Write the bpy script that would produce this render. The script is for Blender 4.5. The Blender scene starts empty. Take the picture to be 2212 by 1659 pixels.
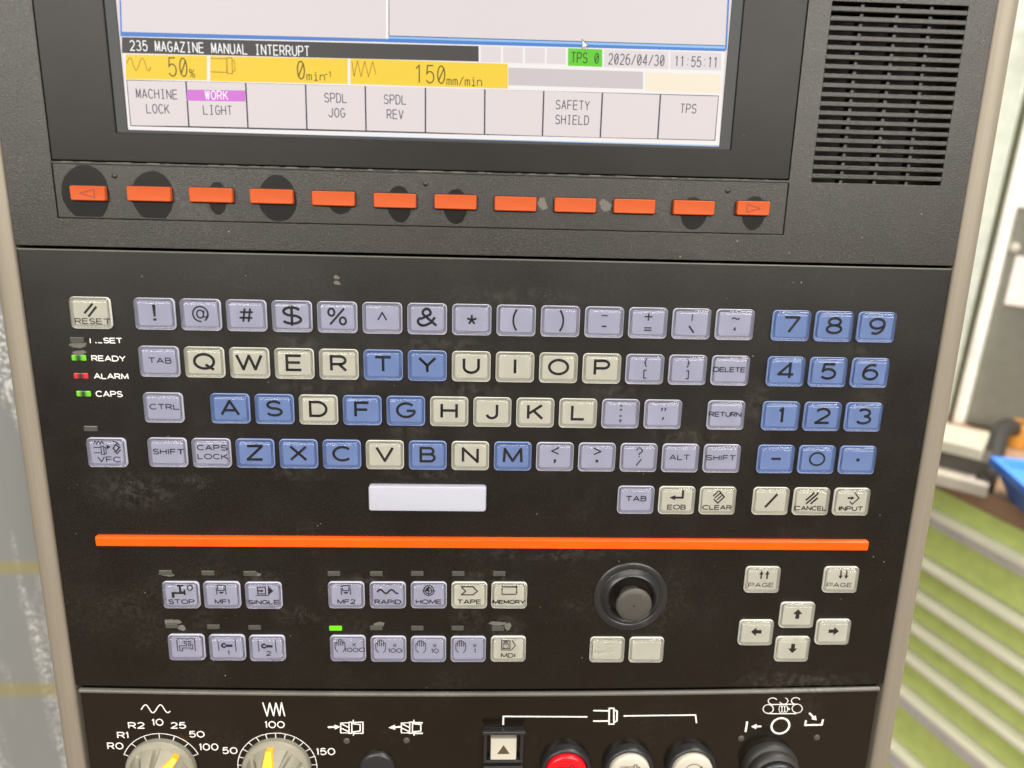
import bpy, bmesh, math, random
from math import sin, cos, pi, radians, hypot, atan2
from mathutils import Matrix, Vector

random.seed(7)
scene = bpy.context.scene
COL = scene.collection
MM = 0.001

# ------------------------------------------------------------------ camera
# Panel frame: x right, y up, z out of the face, millimetres, origin in the
# middle of the letter keys.  Pose solved from the key grid (20 mm pitch).
FPX = 1534.0                       # focal length for a 2212 px wide frame
RX = Vector((0.99909866, 0.02384764, 0.03511636))      # camera right
RD = Vector((0.01505623, -0.97257265, 0.23211149))     # camera down
RF = Vector((0.03968852, -0.23137356, -0.97205509))    # camera forward
CAMP = Vector((15.8416, 78.5863, 316.5354 + 2.6))
PANEL = Matrix.Translation((0, 0, 1.36)) @ Matrix.Rotation(radians(85.0), 4, 'X')
PANEL3 = PANEL.to_3x3()

cam_d = bpy.data.cameras.new("camera")
cam = bpy.data.objects.new("camera", cam_d)
COL.objects.link(cam)
rot = Matrix((RX, -RD, -RF)).transposed()
cam.matrix_world = PANEL @ (Matrix.Translation(CAMP * MM) @ rot.to_4x4())
cam_d.sensor_fit = 'HORIZONTAL'
cam_d.sensor_width = 36.0
cam_d.lens = 36.0 * FPX / 2212.0
cam_d.clip_start = 0.01
cam_d.clip_end = 60.0
cam_d.dof.use_dof = True
cam_d.dof.focus_distance = 0.335
cam_d.dof.aperture_fstop = 6.5
scene.camera = cam
CAMW = PANEL @ (CAMP * MM)

# ------------------------------------------------------------------ world, lamps, exposure
world = bpy.data.worlds.new("World")
scene.world = world
world.use_nodes = True
bg = world.node_tree.nodes["Background"]
bg.inputs[0].default_value = (1.0, 0.96, 0.90, 1)
bg.inputs[1].default_value = 0.10

def area(name, loc, size, energy, target, col=(1.0, 0.955, 0.88)):
    d = bpy.data.lights.new(name, 'AREA')
    d.shape = 'RECTANGLE'
    d.size, d.size_y = size
    d.energy = energy
    d.color = col
    o = bpy.data.objects.new(name, d)
    COL.objects.link(o)
    o.location = loc
    o.rotation_euler = (Vector(target) - Vector(loc)).to_track_quat('-Z', 'Y').to_euler()
    return o

area("overhead_or_added_lamp", (2.4, -4.4, 3.2), (3.4, 1.8), 330, (2.2, -2.6, 0))
area("overhead_or_added_lamp", (-2.4, -4.4, 3.2), (3.4, 1.8), 330, (-2.2, -2.6, 0))
area("overhead_or_added_lamp", (0.2, -1.2, 3.3), (2.6, 0.4), 38, (0.2, -1.2, 0))
area("overhead_or_added_lamp", (1.2, 0.5, 3.3), (2.0, 1.0), 150, (1.5, 0.5, 0))  # added only to brighten the drawer cabinet and bench

scene.view_settings.view_transform = 'Standard'
scene.view_settings.look = 'None'
scene.view_settings.exposure = 0.0
scene.view_settings.gamma = 1.0
scene.cycles.use_denoising = True
scene.cycles.max_bounces = 8
scene.cycles.use_adaptive_sampling = True
scene.cycles.adaptive_threshold = 0.025
scene.cycles.transmission_bounces = 8
scene.cycles.sample_clamp_indirect = 6.0
scene.cycles.blur_glossy = 0.5

# ------------------------------------------------------------------ pixel -> place
def U(u, v, h=0.0):
    """photo pixel (2212 px wide) -> panel x, y in mm on the plane z = h"""
    d = RX * ((u - 1106) / FPX) + RD * ((v - 829.5) / FPX) + RF
    s = (h - CAMP.z) / d.z
    p = CAMP + d * s
    return (p.x, p.y)

def ray(u, v):
    return (PANEL3 @ (RX * ((u - 1106) / FPX) + RD * ((v - 829.5) / FPX) + RF)).normalized()

def hit(u, v, p0, n):
    d = ray(u, v)
    return CAMW + d * ((Vector(p0) - CAMW).dot(n) / d.dot(n))

# ------------------------------------------------------------------ materials
def srgb(r, g, b):
    f = lambda c: c / 12.92 if c <= 0.04045 else ((c + 0.055) / 1.055) ** 2.4
    return (f(r / 255), f(g / 255), f(b / 255), 1.0)

def mat(name, col, rough=0.5, metal=0.0, spec=0.5, coat=0.0, trans=0.0, ior=1.45):
    m = bpy.data.materials.new(name)
    m.use_nodes = True
    b = m.node_tree.nodes["Principled BSDF"]
    b.inputs["Base Color"].default_value = (*col[:3], 1)
    b.inputs["Roughness"].default_value = rough
    b.inputs["Metallic"].default_value = metal
    b.inputs["Specular IOR Level"].default_value = spec
    b.inputs["Coat Weight"].default_value = coat
    b.inputs["Transmission Weight"].default_value = trans
    b.inputs["IOR"].default_value = ior
    return m

def nodes(m):
    nt = m.node_tree
    b = nt.nodes["Principled BSDF"]
    return nt, b

def N(nt, t, **kw):
    n = nt.nodes.new(t)
    for k, v in kw.items():
        setattr(n, k, v)
    return n

def noise(nt, vec, scale, detail=2.0, rough=0.5, dist=0.0):
    n = N(nt, "ShaderNodeTexNoise")
    n.inputs["Scale"].default_value = scale
    n.inputs["Detail"].default_value = detail
    n.inputs["Roughness"].default_value = rough
    n.inputs["Distortion"].default_value = dist
    nt.links.new(vec, n.inputs["Vector"])
    return n.outputs["Fac"]

def ramp(nt, fac, *stops):
    r = N(nt, "ShaderNodeValToRGB")
    e = r.color_ramp.elements
    while len(e) < len(stops):
        e.new(0.5)
    for el, (p, c) in zip(e, stops):
        el.position = p
        el.color = c if len(c) == 4 else (*c, 1)
    nt.links.new(fac, r.inputs["Fac"])
    return r.outputs["Color"]

def gr(v):
    return (v, v, v, 1)

def mixc(nt, fac, a, b):
    n = N(nt, "ShaderNodeMix", data_type='RGBA')
    for sock, v in ((n.inputs[0], fac), (n.inputs[6], a), (n.inputs[7], b)):
        if hasattr(v, "is_linked") or hasattr(v, "links"):
            nt.links.new(v, sock)
        else:
            sock.default_value = v
    return n.outputs[2]

def math_(nt, op, a, b=0.0):
    n = N(nt, "ShaderNodeMath", operation=op)
    for s, v in ((n.inputs[0], a), (n.inputs[1], b)):
        if hasattr(v, "links"):
            nt.links.new(v, s)
        else:
            s.default_value = v
    return n.outputs[0]

def bump(nt, b, h, strength, dist):
    n = N(nt, "ShaderNodeBump")
    n.inputs["Strength"].default_value = strength
    n.inputs["Distance"].default_value = dist
    nt.links.new(h, n.inputs["Height"])
    nt.links.new(n.outputs[0], b.inputs["Normal"])

def coords(nt):
    return N(nt, "ShaderNodeTexCoord").outputs["Object"]

def plastic(name, col, rough, grain=0.0, grain_scale=1500, dust=0.0, smudge=0.0, dustcol=(0.30, 0.28, 0.24), rough_var=0.0, spec=0.5, speck=0.0):
    """moulded plastic or film with grain, dust specks and hand smudges"""
    m = mat(name, col, rough, spec=spec)
    nt, b = nodes(m)
    v = coords(nt)
    c = (*col[:3], 1)
    mot = ramp(nt, noise(nt, v, 40, 4, 0.6), (0.3, gr(0.0)), (0.75, gr(1.0)))
    c1 = mixc(nt, math_(nt, 'MULTIPLY', mot, 0.5), c, (col[0] * 1.5, col[1] * 1.45, col[2] * 1.4, 1))
    if smudge:
        big = ramp(nt, noise(nt, v, 22, 3, 0.6, 0.6), (0.53, gr(0)), (0.74, gr(1)))
        fine = ramp(nt, noise(nt, v, 420, 5, 0.7), (0.42, gr(0)), (0.72, gr(1)))
        sm = math_(nt, 'MULTIPLY', math_(nt, 'MULTIPLY', big, fine), smudge)
        c1 = mixc(nt, sm, c1, (*dustcol, 1))
    if speck:
        sp = ramp(nt, noise(nt, v, 1300, 2, 0.7), (0.56, gr(0)), (0.78, gr(speck)))
        c1 = mixc(nt, sp, c1, (0.115, 0.105, 0.092, 1))
    if dust:
        vo = N(nt, "ShaderNodeTexVoronoi")
        vo.inputs["Scale"].default_value = 240
        nt.links.new(v, vo.inputs["Vector"])
        sz = math_(nt, 'MULTIPLY', ramp(nt, noise(nt, v, 90, 1), (0.52, gr(0)), (0.72, gr(1))), 0.115 * dust)
        spot = math_(nt, 'LESS_THAN', vo.outputs["Distance"], sz)
        c1 = mixc(nt, math_(nt, 'MULTIPLY', spot, 0.7), c1, (0.30, 0.285, 0.26, 1))
    nt.links.new(c1, b.inputs["Base Color"])
    if rough_var:
        rr = ramp(nt, noise(nt, v, 30, 5, 0.65), (0.3, gr(rough - rough_var)), (0.7, gr(rough + rough_var)))
        nt.links.new(rr, b.inputs["Roughness"])
    if grain:
        bump(nt, b, noise(nt, v, grain_scale, 2), grain, 0.0002)
    return m

def emit(name, col, strength=1.0, gloss=True):
    m = mat(name, (0.01, 0.01, 0.01), 0.40, spec=0.15)
    b = m.node_tree.nodes["Principled BSDF"]
    b.inputs["Emission Color"].default_value = col
    b.inputs["Emission Strength"].default_value = strength
    return m

M = {}
M['housing'] = plastic("housing_plastic", (0.0165, 0.0145, 0.0122), 0.34, 0.55, 2600, dust=0.8, smudge=0.10, spec=0.5, speck=0.5)
M['tray'] = plastic("tray_plastic", (0.0165, 0.0145, 0.0122), 0.35, 0.55, 2600, speck=0.5, dust=0.6, smudge=0.2, spec=0.5)
M['film'] = plastic("keyboard_film", (0.0050, 0.0038, 0.0028), 0.35, 0.42, 2400, speck=0.2, dust=0.7, smudge=0.11, dustcol=(0.20, 0.19, 0.165), rough_var=0.05, spec=0.5)
M['lower'] = plastic("operation_film", (0.0075, 0.0055, 0.0038), 0.17, 0.05, 900, dust=0.35, smudge=0.05, rough_var=0.04)
M['glass'] = plastic("bezel_glass", (0.016, 0.0148, 0.0135), 0.33, 0.03, 900, dust=0.35, spec=0.16)
M['gap'] = mat("dark_gap", (0.004, 0.004, 0.004), 0.7)
M['wear'] = plastic("worn_smooth_plastic", (0.009, 0.0084, 0.0078), 0.34, 0.1, 1300, spec=0.17)
M['rub'] = plastic("rubbed_film", (0.10, 0.095, 0.08), 0.6, 0.6, 2500, smudge=0.5, dustcol=(0.24, 0.235, 0.22))
M['orange'] = plastic("orange_plastic", (0.40, 0.066, 0.012), 0.5, 0.25, 1500, spec=0.25)
M['orange_bar'] = plastic("orange_bar_plastic", (0.74, 0.078, 0.004), 0.35, 0.08, 1500, spec=0.25)
M['white'] = mat("white_print", (0.78, 0.77, 0.74), 0.55)
M['ink'] = mat("black_ink", (0.006, 0.006, 0.008), 0.5)
M['ink_thin'] = mat("thin_black_ink", (0.010, 0.010, 0.014), 0.5)
M['f_lav'] = mat("lit_lavender_edge", (0.62, 0.62, 0.74), 0.3)  # pale edge colours stand in for light caught in the cap rims
M['f_cream'] = mat("lit_cream_edge", (0.80, 0.80, 0.72), 0.3)
M['f_blue'] = mat("lit_blue_edge", (0.27, 0.38, 0.70), 0.3)
M['joycap'] = plastic("worn_grey_rubber", (0.050, 0.047, 0.042), 0.5, 0.5, 1200)
M['k_lav'] = mat("lavender_plate", (0.375, 0.385, 0.52), 0.6)
M['b_lav'] = mat("lavender_base_shaded", (0.22, 0.22, 0.29), 0.6)  # key bases darkened: shade around the label plates put into the colour
M['b_cream'] = mat("cream_base_shaded", (0.36, 0.355, 0.30), 0.6)
M['b_blue'] = mat("blue_base_shaded", (0.075, 0.12, 0.27), 0.6)
M['k_cream'] = mat("cream_plate", (0.61, 0.60, 0.51), 0.6)
M['k_blue'] = mat("blue_plate", (0.135, 0.205, 0.42), 0.6)
M['clear'] = mat("clear_acrylic", (0.98, 0.985, 0.99), 0.03, trans=1.0, ior=1.30)
M['space'] = mat("white_key_plastic", (0.37, 0.385, 0.45), 0.5, spec=0.3)
M['rubber'] = plastic("black_rubber", (0.022, 0.021, 0.020), 0.5, 0.35, 1200, smudge=0.35, dustcol=(0.2, 0.19, 0.18))
M['blackp'] = plastic("black_button_plastic", (0.018, 0.018, 0.019), 0.33, 0.08, 900, smudge=0.25, dustcol=(0.22, 0.22, 0.21))
M['red'] = plastic("red_button", (0.62, 0.006, 0.012), 0.28, 0.03)
M['bwhite'] = plastic("white_button", (0.42, 0.40, 0.34), 0.42, 0.05, smudge=0.1)
M['brass'] = mat("dull_brass_print", (0.075, 0.055, 0.025), 0.5)
M['knob'] = plastic("knob_beige", (0.215, 0.205, 0.16), 0.5, 0.45, 500, smudge=0.9, dustcol=(0.10, 0.09, 0.06))
M['yellow'] = plastic("yellow_pointer", (0.85, 0.42, 0.02), 0.35, 0.1, 900)
M['led_off'] = plastic("dark_lamp_window", (0.055, 0.055, 0.048), 0.32, 0.15, 900, smudge=0.5)
M['chrome'] = mat("screw_steel", (0.3, 0.29, 0.27), 0.35, 1.0)

def led_mat(name, col, strength):
    m = mat(name, (0.02, 0.02, 0.02), 0.25)
    nt, b = nodes(m)
    v = coords(nt)
    sx = N(nt, "ShaderNodeSeparateXYZ")
    nt.links.new(v, sx.inputs[0])
    d = math_(nt, 'ABSOLUTE', sx.outputs[0])
    st = ramp(nt, math_(nt, 'MULTIPLY', d, 330.0), (0.15, gr(0.10)), (0.62, gr(1.0)))
    b.inputs["Emission Color"].default_value = col
    nt.links.new(math_(nt, 'MULTIPLY', st, strength), b.inputs["Emission Strength"])
    return m
M['led_green'] = led_mat("green_lamp", (0.22, 0.85, 0.01, 1), 0.9)
M['led_red'] = led_mat("red_lamp", (0.95, 0.02, 0.03, 1), 0.9)
M['led_bright'] = emit("bright_green_lamp", (0.25, 0.95, 0.0, 1), 0.95)

def trim_mat():
    m = mat("brushed_trim", (0.33, 0.31, 0.27), 0.50, 0.3)
    nt, b = nodes(m)
    v = coords(nt)
    mp = N(nt, "ShaderNodeMapping")
    mp.inputs["Scale"].default_value = (1, 0.02, 1)
    nt.links.new(v, mp.inputs[0])
    f = noise(nt, mp.outputs[0], 900, 3)
    nt.links.new(ramp(nt, f, (0.3, (0.225, 0.198, 0.155)), (0.7, (0.25, 0.222, 0.175))), b.inputs["Base Color"])
    bump(nt, b, f, 0.04, 0.0002)
    return m
M['trim'] = trim_mat()

# screen colours (the display gives off this light)
SC = {k: emit("screen_" + k, srgb(*c), 1.0) for k, c in dict(
    pane=(226, 216, 216), cell=(228, 217, 215), whiteb=(244, 238, 235), grey=(206, 197, 197), cream=(245, 232, 208),
    yellow=(246, 208, 52), green=(96, 205, 32), magenta=(214, 118, 214), black=(66, 63, 62), blue=(70, 128, 205),
    sky=(150, 196, 240), line=(52, 60, 72), ink=(58, 58, 84), inky=(92, 78, 16), inkr=(150, 88, 20), inkg=(40, 60, 30),
    white=(250, 248, 244), frame=(88, 86, 84)).items()}

# ------------------------------------------------------------------ mesh helpers (mm)
def obj(name, vf, m, parent=None, loc=(0, 0, 0), smooth=False, rotz=0.0, bevel=0.0, auto=None):
    v, f = vf
    me = bpy.data.meshes.new(name)
    me.from_pydata([(a * MM, b * MM, c * MM) for a, b, c in v], [], f)
    me.materials.append(m)
    if smooth:
        me.polygons.foreach_set("use_smooth", [True] * len(me.polygons))
    me.validate()
    me.update()
    if auto is not None:
        me.set_sharp_from_angle(angle=radians(auto))
    o = bpy.data.objects.new(name, me)
    COL.objects.link(o)
    o.location = Vector(loc) * MM
    o.rotation_euler.z = rotz
    if parent:
        o.parent = parent
    if bevel:
        md = o.modifiers.new("bevel", 'BEVEL')
        md.width = bevel * MM
        md.segments = 3
        md.limit_method = 'ANGLE'
        md.angle_limit = radians(40)
    return o

def share(name, src, parent=None, loc=(0, 0, 0), rotz=0.0):
    o = src.copy()
    o.name = name
    COL.objects.link(o)
    o.location = Vector(loc) * MM
    o.rotation_euler.z = rotz
    o.parent = parent
    return o

def join(*parts):
    V, F = [], []
    for v, f in parts:
        k = len(V)
        V += v
        F += [tuple(i + k for i in q) for q in f]
    return V, F

def shift(vf, dx=0, dy=0, dz=0):
    return [(a + dx, b + dy, c + dz) for a, b, c in vf[0]], vf[1]

def box(x0, x1, y0, y1, z0, z1):
    v = [(x0, y0, z0), (x1, y0, z0), (x1, y1, z0), (x0, y1, z0), (x0, y0, z1), (x1, y0, z1), (x1, y1, z1), (x0, y1, z1)]
    return v, [(3, 2, 1, 0), (4, 5, 6, 7), (0, 1, 5, 4), (1, 2, 6, 5), (2, 3, 7, 6), (3, 0, 4, 7)]

def rrect(w, h, r, n=5):
    pts = []
    for cx, cy, a in ((w / 2 - r, h / 2 - r, 0), (-w / 2 + r, h / 2 - r, 90), (-w / 2 + r, -h / 2 + r, 180), (w / 2 - r, -h / 2 + r, 270)):
        for i in range(n + 1):
            t = radians(a + 90 * i / n)
            pts.append((cx + r * cos(t), cy + r * sin(t)))
    return pts

def loft(loops, closed_bottom=True, closed_top=True):
    n = len(loops[0])
    V = [p for l in loops for p in l]
    F = []
    for k in range(len(loops) - 1):
        for i in range(n):
            j = (i + 1) % n
            F.append((k * n + i, k * n + j, (k + 1) * n + j, (k + 1) * n + i))
    if closed_bottom:
        F.append(tuple(reversed(range(n))))
    if closed_top:
        F.append(tuple(range((len(loops) - 1) * n, len(loops) * n)))
    return V, F

def rbox(w, h, r, levels, n=5):
    loops = []
    for z, ins in levels:
        rr = max(r - ins * 0.6, 0.15)
        loops.append([(x, y, z) for x, y in rrect(w - 2 * ins, h - 2 * ins, rr, n)])
    return loft(loops)

def lathe(profile, n=64, top=True, bottom=True):
    loops = [[(r * cos(2 * pi * i / n), r * sin(2 * pi * i / n), z) for i in range(n)] for r, z in profile]
    return loft(loops, bottom, top)

def plate(x0, x1, y0, y1, z0, z1, holes=()):
    """plate with rectangular openings (a, b, c, d) = x0 x1 y0 y1"""
    xs = sorted({x0, x1, *[h[0] for h in holes], *[h[1] for h in holes]})
    ys = sorted({y0, y1, *[h[2] for h in holes], *[h[3] for h in holes]})
    xs = [x for x in xs if x0 <= x <= x1]
    ys = [y for y in ys if y0 <= y <= y1]
    V, F, idx = [], [], {}
    def vi(i, j, k):
        if (i, j, k) not in idx:
            idx[(i, j, k)] = len(V)
            V.append((xs[i], ys[j], z1 if k else z0))
        return idx[(i, j, k)]
    solid = {}
    for i in range(len(xs) - 1):
        for j in range(len(ys) - 1):
            mx, my = (xs[i] + xs[i + 1]) / 2, (ys[j] + ys[j + 1]) / 2
            solid[(i, j)] = not any(a < mx < b and c < my < d for a, b, c, d in holes)
    for (i, j), s in solid.items():
        if not s:
            continue
        F.append((vi(i, j, 1), vi(i + 1, j, 1), vi(i + 1, j + 1, 1), vi(i, j + 1, 1)))
        F.append((vi(i, j + 1, 0), vi(i + 1, j + 1, 0), vi(i + 1, j, 0), vi(i, j, 0)))
        if not solid.get((i - 1, j)):
            F.append((vi(i, j + 1, 1), vi(i, j + 1, 0), vi(i, j, 0), vi(i, j, 1)))
        if not solid.get((i + 1, j)):
            F.append((vi(i + 1, j, 1), vi(i + 1, j, 0), vi(i + 1, j + 1, 0), vi(i + 1, j + 1, 1)))
        if not solid.get((i, j - 1)):
            F.append((vi(i, j, 1), vi(i, j, 0), vi(i + 1, j, 0), vi(i + 1, j, 1)))
        if not solid.get((i, j + 1)):
            F.append((vi(i + 1, j + 1, 1), vi(i + 1, j + 1, 0), vi(i, j + 1, 0), vi(i, j + 1, 1)))
    return V, F

def quad_px(pts, z):
    """four photo pixels -> flat sheet on the plane z"""
    v = [(*U(u, w, z), z) for u, w in pts]
    v.sort(key=lambda p: 0)
    return v, [tuple(range(len(v)))]

def arc(cx, cy, rx, ry, a0, a1, n=12):
    return [(cx + rx * cos(radians(a0 + (a1 - a0) * i / n)), cy + ry * sin(radians(a0 + (a1 - a0) * i / n))) for i in range(n + 1)]

class Ink:
    """flat print: strokes, fills and lettering, a hair above the surface"""
    def __init__(self, z=0.0, lay=0.012, fat=1.0):
        self.V, self.F, self.z, self.k, self.lay, self.fat = [], [], z, 0, lay, fat
    def _z(self):
        self.k += 1
        return self.z + (self.k % 5) * self.lay
    def fill(self, pts):
        z = self._z()
        b = len(self.V)
        a = sum(pts[i][0] * pts[(i + 1) % len(pts)][1] - pts[(i + 1) % len(pts)][0] * pts[i][1] for i in range(len(pts)))
        if a < 0:
            pts = pts[::-1]
        self.V += [(x, y, z) for x, y in pts]
        self.F.append(tuple(range(b, b + len(pts))))
    def line(self, pts, th, closed=False, raw=False):
        th = th if raw else th * self.fat
        P = [pts[0]]
        for p in pts[1:]:
            if hypot(p[0] - P[-1][0], p[1] - P[-1][1]) > 1e-5:
                P.append(p)
        if closed and len(P) > 2 and hypot(P[0][0] - P[-1][0], P[0][1] - P[-1][1]) < 1e-5:
            P.pop()
        n = len(P)
        if n < 2:
            return
        def turn(i):
            a, p, c = P[i - 1], P[i], P[(i + 1) % n]
            d1, d2 = (p[0] - a[0], p[1] - a[1]), (c[0] - p[0], c[1] - p[1])
            return (d1[0] * d2[0] + d1[1] * d2[1]) / (hypot(*d1) * hypot(*d2))
        if n > 2:
            sharp = [i for i in (range(n) if closed else range(1, n - 1)) if turn(i) < -0.25]
            if sharp:
                seq = [P[(sharp[0] + i) % n] for i in range(n + 1)] if closed else P
                cut = [0] + [i for i in range(1, len(seq) - 1) if (seq[i] in [P[q] for q in sharp])] + [len(seq) - 1]
                for a, c in zip(cut, cut[1:]):
                    g = list(seq[a:c + 1])
                    for e, f in ((0, 1), (-1, -2)):
                        if (e == 0 and (a > 0 or closed)) or (e == -1 and (c < len(seq) - 1 or closed)):
                            l = hypot(g[e][0] - g[f][0], g[e][1] - g[f][1])
                            q = th * 0.32 / l
                            g[e] = (g[e][0] + (g[e][0] - g[f][0]) * q, g[e][1] + (g[e][1] - g[f][1]) * q)
                    self.line(g, th, False, True)
                return
        z = self._z()
        L, R = [], []
        for i in range(n):
            a = P[i - 1] if (i or closed) else None
            c = P[(i + 1) % n] if (i < n - 1 or closed) else None
            def nrm(p, q):
                dx, dy = q[0] - p[0], q[1] - p[1]
                l = hypot(dx, dy)
                return (-dy / l, dx / l)
            if a is None:
                m = nrm(P[i], c)
            elif c is None:
                m = nrm(a, P[i])
            else:
                n1, n2 = nrm(a, P[i]), nrm(P[i], c)
                d = 1 + n1[0] * n2[0] + n1[1] * n2[1]
                d = max(d, 0.35)
                m = ((n1[0] + n2[0]) / d, (n1[1] + n2[1]) / d)
            L.append((P[i][0] + m[0] * th / 2, P[i][1] + m[1] * th / 2, z))
            R.append((P[i][0] - m[0] * th / 2, P[i][1] - m[1] * th / 2, z))
        b = len(self.V)
        self.V += L + R
        for i in range(n if closed else n - 1):
            j = (i + 1) % n
            self.F.append((b + n + i, b + n + j, b + j, b + i))
    def disc(self, x, y, r, n=20):
        self.fill(arc(x, y, r, r, 0, 360 - 360 / n, n - 1))
    def ring(self, x, y, r, th, ry=None):
        self.line(arc(x, y, r, ry or r, 0, 360 - 10, 35), th, True)
    def rect(self, x0, y0, x1, y1, th):
        self.line([(x0, y0), (x1, y0), (x1, y1), (x0, y1)], th, True)
    def arrow(self, x0, y0, x1, y1, th, hw, hl):
        l = hypot(x1 - x0, y1 - y0)
        d = ((x1 - x0) / l, (y1 - y0) / l)
        n = (-d[1], d[0])
        b = (x1 - d[0] * hl, y1 - d[1] * hl)
        p = lambda q, s: (q[0] + n[0] * s, q[1] + n[1] * s)
        self.fill([p((x0, y0), th / 2), p((x0, y0), -th / 2), p(b, -th / 2), p(b, -hw / 2), (x1, y1), p(b, hw / 2), p(b, th / 2)])
    def text(self, s, x, y, h, wf=1.0, th=None, gap=0.32, align=0, mono=None, slant=0.0, T=None):
        """cap height h; x, y = baseline anchor; align -1 left, 0 centre, 1 right; mono = cell width"""
        th = th or h * 0.14
        adv, tot = [], 0.0
        for c in s:
            w = GLYPH[c][0] * wf * h if mono is None else mono
            adv.append(w)
            tot += w + (gap * h if mono is None else 0)
        tot -= gap * h if mono is None else 0
        cx = x - tot * (align + 1) / 2
        for c, w in zip(s, adv):
            key = c
            if mono is not None and ('m' + c) in MONO:
                strokes = MONO['m' + c]
            else:
                strokes = GLYPH[key][1]
            gw, ox = (w, 0) if mono is None else (w * 0.70, w * 0.15)
            if mono is not None and c in ".:,'1i":
                pass
            for st in strokes:
                closed = st[0] == 'c'
                pts = st[1] if closed else st
                q = [(cx + ox + px * gw, y + py * h) for px, py in pts]
                if T:
                    q = [T(*p) for p in q]
                self.line(q, th, closed)
            cx += w + (gap * h if mono is None else 0)
    def vf(self):
        return self.V, self.F

_el = lambda cx, cy, rx, ry: ('c', arc(cx, cy, rx, ry, 0, 348, 29))
GLYPH = {
 'A': (1.2, [[(0, 0), (.5, 1), (1, 0)], [(.2, .33), (.8, .33)]]),
 'B': (.98, [[(0, .53), (0, 1), (.6, 1)] + arc(.62, .765, .3, .235, 90, -90) + [(0, .53)], [(0, .53), (0, 0), (.65, 0)] + arc(.66, .265, .34, .265, -90, 90)]),
 'C': (1.15, [arc(.55, .5, .55, .5, 42, 318, 22)]),
 'D': (1.12, [('c', [(0, 0), (0, 1), (.45, 1)] + arc(.48, .5, .52, .5, 90, -90, 16) + [(.45, 0)])]),
 'E': (.98, [[(1, 1), (0, 1), (0, 0), (1, 0)], [(0, .52), (.92, .52)]]),
 'F': (.92, [[(1, 1), (0, 1), (0, 0)], [(0, .5), (.9, .5)]]),
 'G': (1.2, [arc(.52, .5, .52, .5, 42, 345, 22) + [(1.0, .46), (.56, .46)]]),
 'H': (1.05, [[(0, 0), (0, 1)], [(1, 0), (1, 1)], [(0, .52), (1, .52)]]),
 'I': (.12, [[(.5, 0), (.5, 1)]]),
 'J': (.78, [[(.92, 1), (.92, .32)] + arc(.46, .32, .46, .32, 0, -168)]),
 'K': (1.02, [[(0, 0), (0, 1)], [(.95, 1), (.03, .36)], [(.36, .6), (1, 0)]]),
 'L': (.86, [[(0, 1), (0, 0), (1, 0)]]),
 'M': (1.28, [[(0, 0), (.05, 1), (.5, .1), (.95, 1), (1, 0)]]),
 'N': (1.05, [[(0, 0), (0, 1), (1, 0), (1, 1)]]),
 'O': (1.32, [_el(.5, .5, .5, .5)]),
 'P': (.98, [[(0, 0), (0, 1), (.6, 1)] + arc(.63, .73, .37, .27, 90, -90) + [(0, .46)]]),
 'Q': (1.32, [_el(.5, .5, .5, .5), [(.56, .28), (.98, -.07)]]),
 'R': (1.02, [[(0, 0), (0, 1), (.6, 1)] + arc(.61, .73, .35, .27, 90, -90) + [(0, .46)], [(.5, .46), (1, 0)]]),
 'S': (1.0, [arc(.5, .75, .45, .25, 20, 262, 16) + arc(.5, .25, .5, .25, 82, -158, 16)]),
 'T': (1.1, [[(0, 1), (1, 1)], [(.5, 1), (.5, 0)]]),
 'U': (1.02, [[(0, 1), (0, .4)] + arc(.5, .4, .5, .4, 180, 360, 16) + [(1, 1)]]),
 'V': (1.15, [[(0, 1), (.5, 0), (1, 1)]]),
 'W': (1.7, [[(0, 1), (.26, 0), (.5, .95), (.74, 0), (1, 1)]]),
 'X': (1.1, [[(0, 0), (1, 1)], [(0, 1), (1, 0)]]),
 'Y': (1.12, [[(0, 1), (.5, .45), (1, 1)], [(.5, .45), (.5, 0)]]),
 'Z': (1.05, [[(0, 1), (1, 1), (0, 0), (1, 0)]]),
 '0': (1.15, [_el(.5, .5, .5, .5)]),
 '1': (.28, [[(0, .8), (.8, 1), (.8, 0)]]),
 '2': (.98, [arc(.5, .71, .46, .29, 160, -35, 14) + [(.02, 0), (1, 0)]]),
 '3': (.95, [arc(.47, .75, .42, .25, 150, -88, 14), arc(.47, .26, .5, .26, 88, -155, 14)]),
 '4': (1.05, [[(.74, 0), (.74, 1), (0, .25), (1, .25)]]),
 '5': (.98, [[(.92, 1), (.18, 1), (.08, .5)] + arc(.48, .33, .5, .33, 128, -150, 16)]),
 '6': (1.0, [_el(.5, .32, .48, .32), [(.84, .96)] + arc(.6, .4, .58, .6, 95, 185, 10)]),
 '7': (.98, [[(0, 1), (1, 1), (.34, 0)]]),
 '8': (.98, [_el(.5, .76, .41, .24), _el(.5, .26, .5, .26)]),
 '9': (1.0, [_el(.5, .68, .48, .32), [(.16, .04)] + arc(.4, .6, .58, .6, -85, 5, 10)]),
 ' ': (.5, []), '.': (.14, [[(.5, 0), (.5, .16)]]), ',': (.16, [[(.6, .14), (.2, -.14)]]), '-': (.6, [[(0, .45), (1, .45)]]),
 '/': (.5, [[(0, -.05), (1, 1.05)]]), ':': (.14, [[(.5, .12), (.5, .28)], [(.5, .62), (.5, .78)]]),
 '%': (.9, [_el(.2, .78, .2, .22), _el(.8, .22, .2, .22), [(.1, 0), (.9, 1)]]),
 'i': (.12, [[(.5, 0), (.5, .66)], [(.5, .82), (.5, .98)]]),
 'n': (.6, [[(0, 0), (0, .66)], [(0, .45)] + arc(.5, .42, .5, .24, 160, 0, 8) + [(1, 0)]]),
 'm': (.9, [[(0, 0), (0, .66)], [(0, .5)] + arc(.25, .46, .25, .2, 160, 0, 6) + [(.5, 0)], [(.5, .5)] + arc(.75, .46, .25, .2, 160, 0, 6) + [(1, 0)]]),
}
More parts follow.
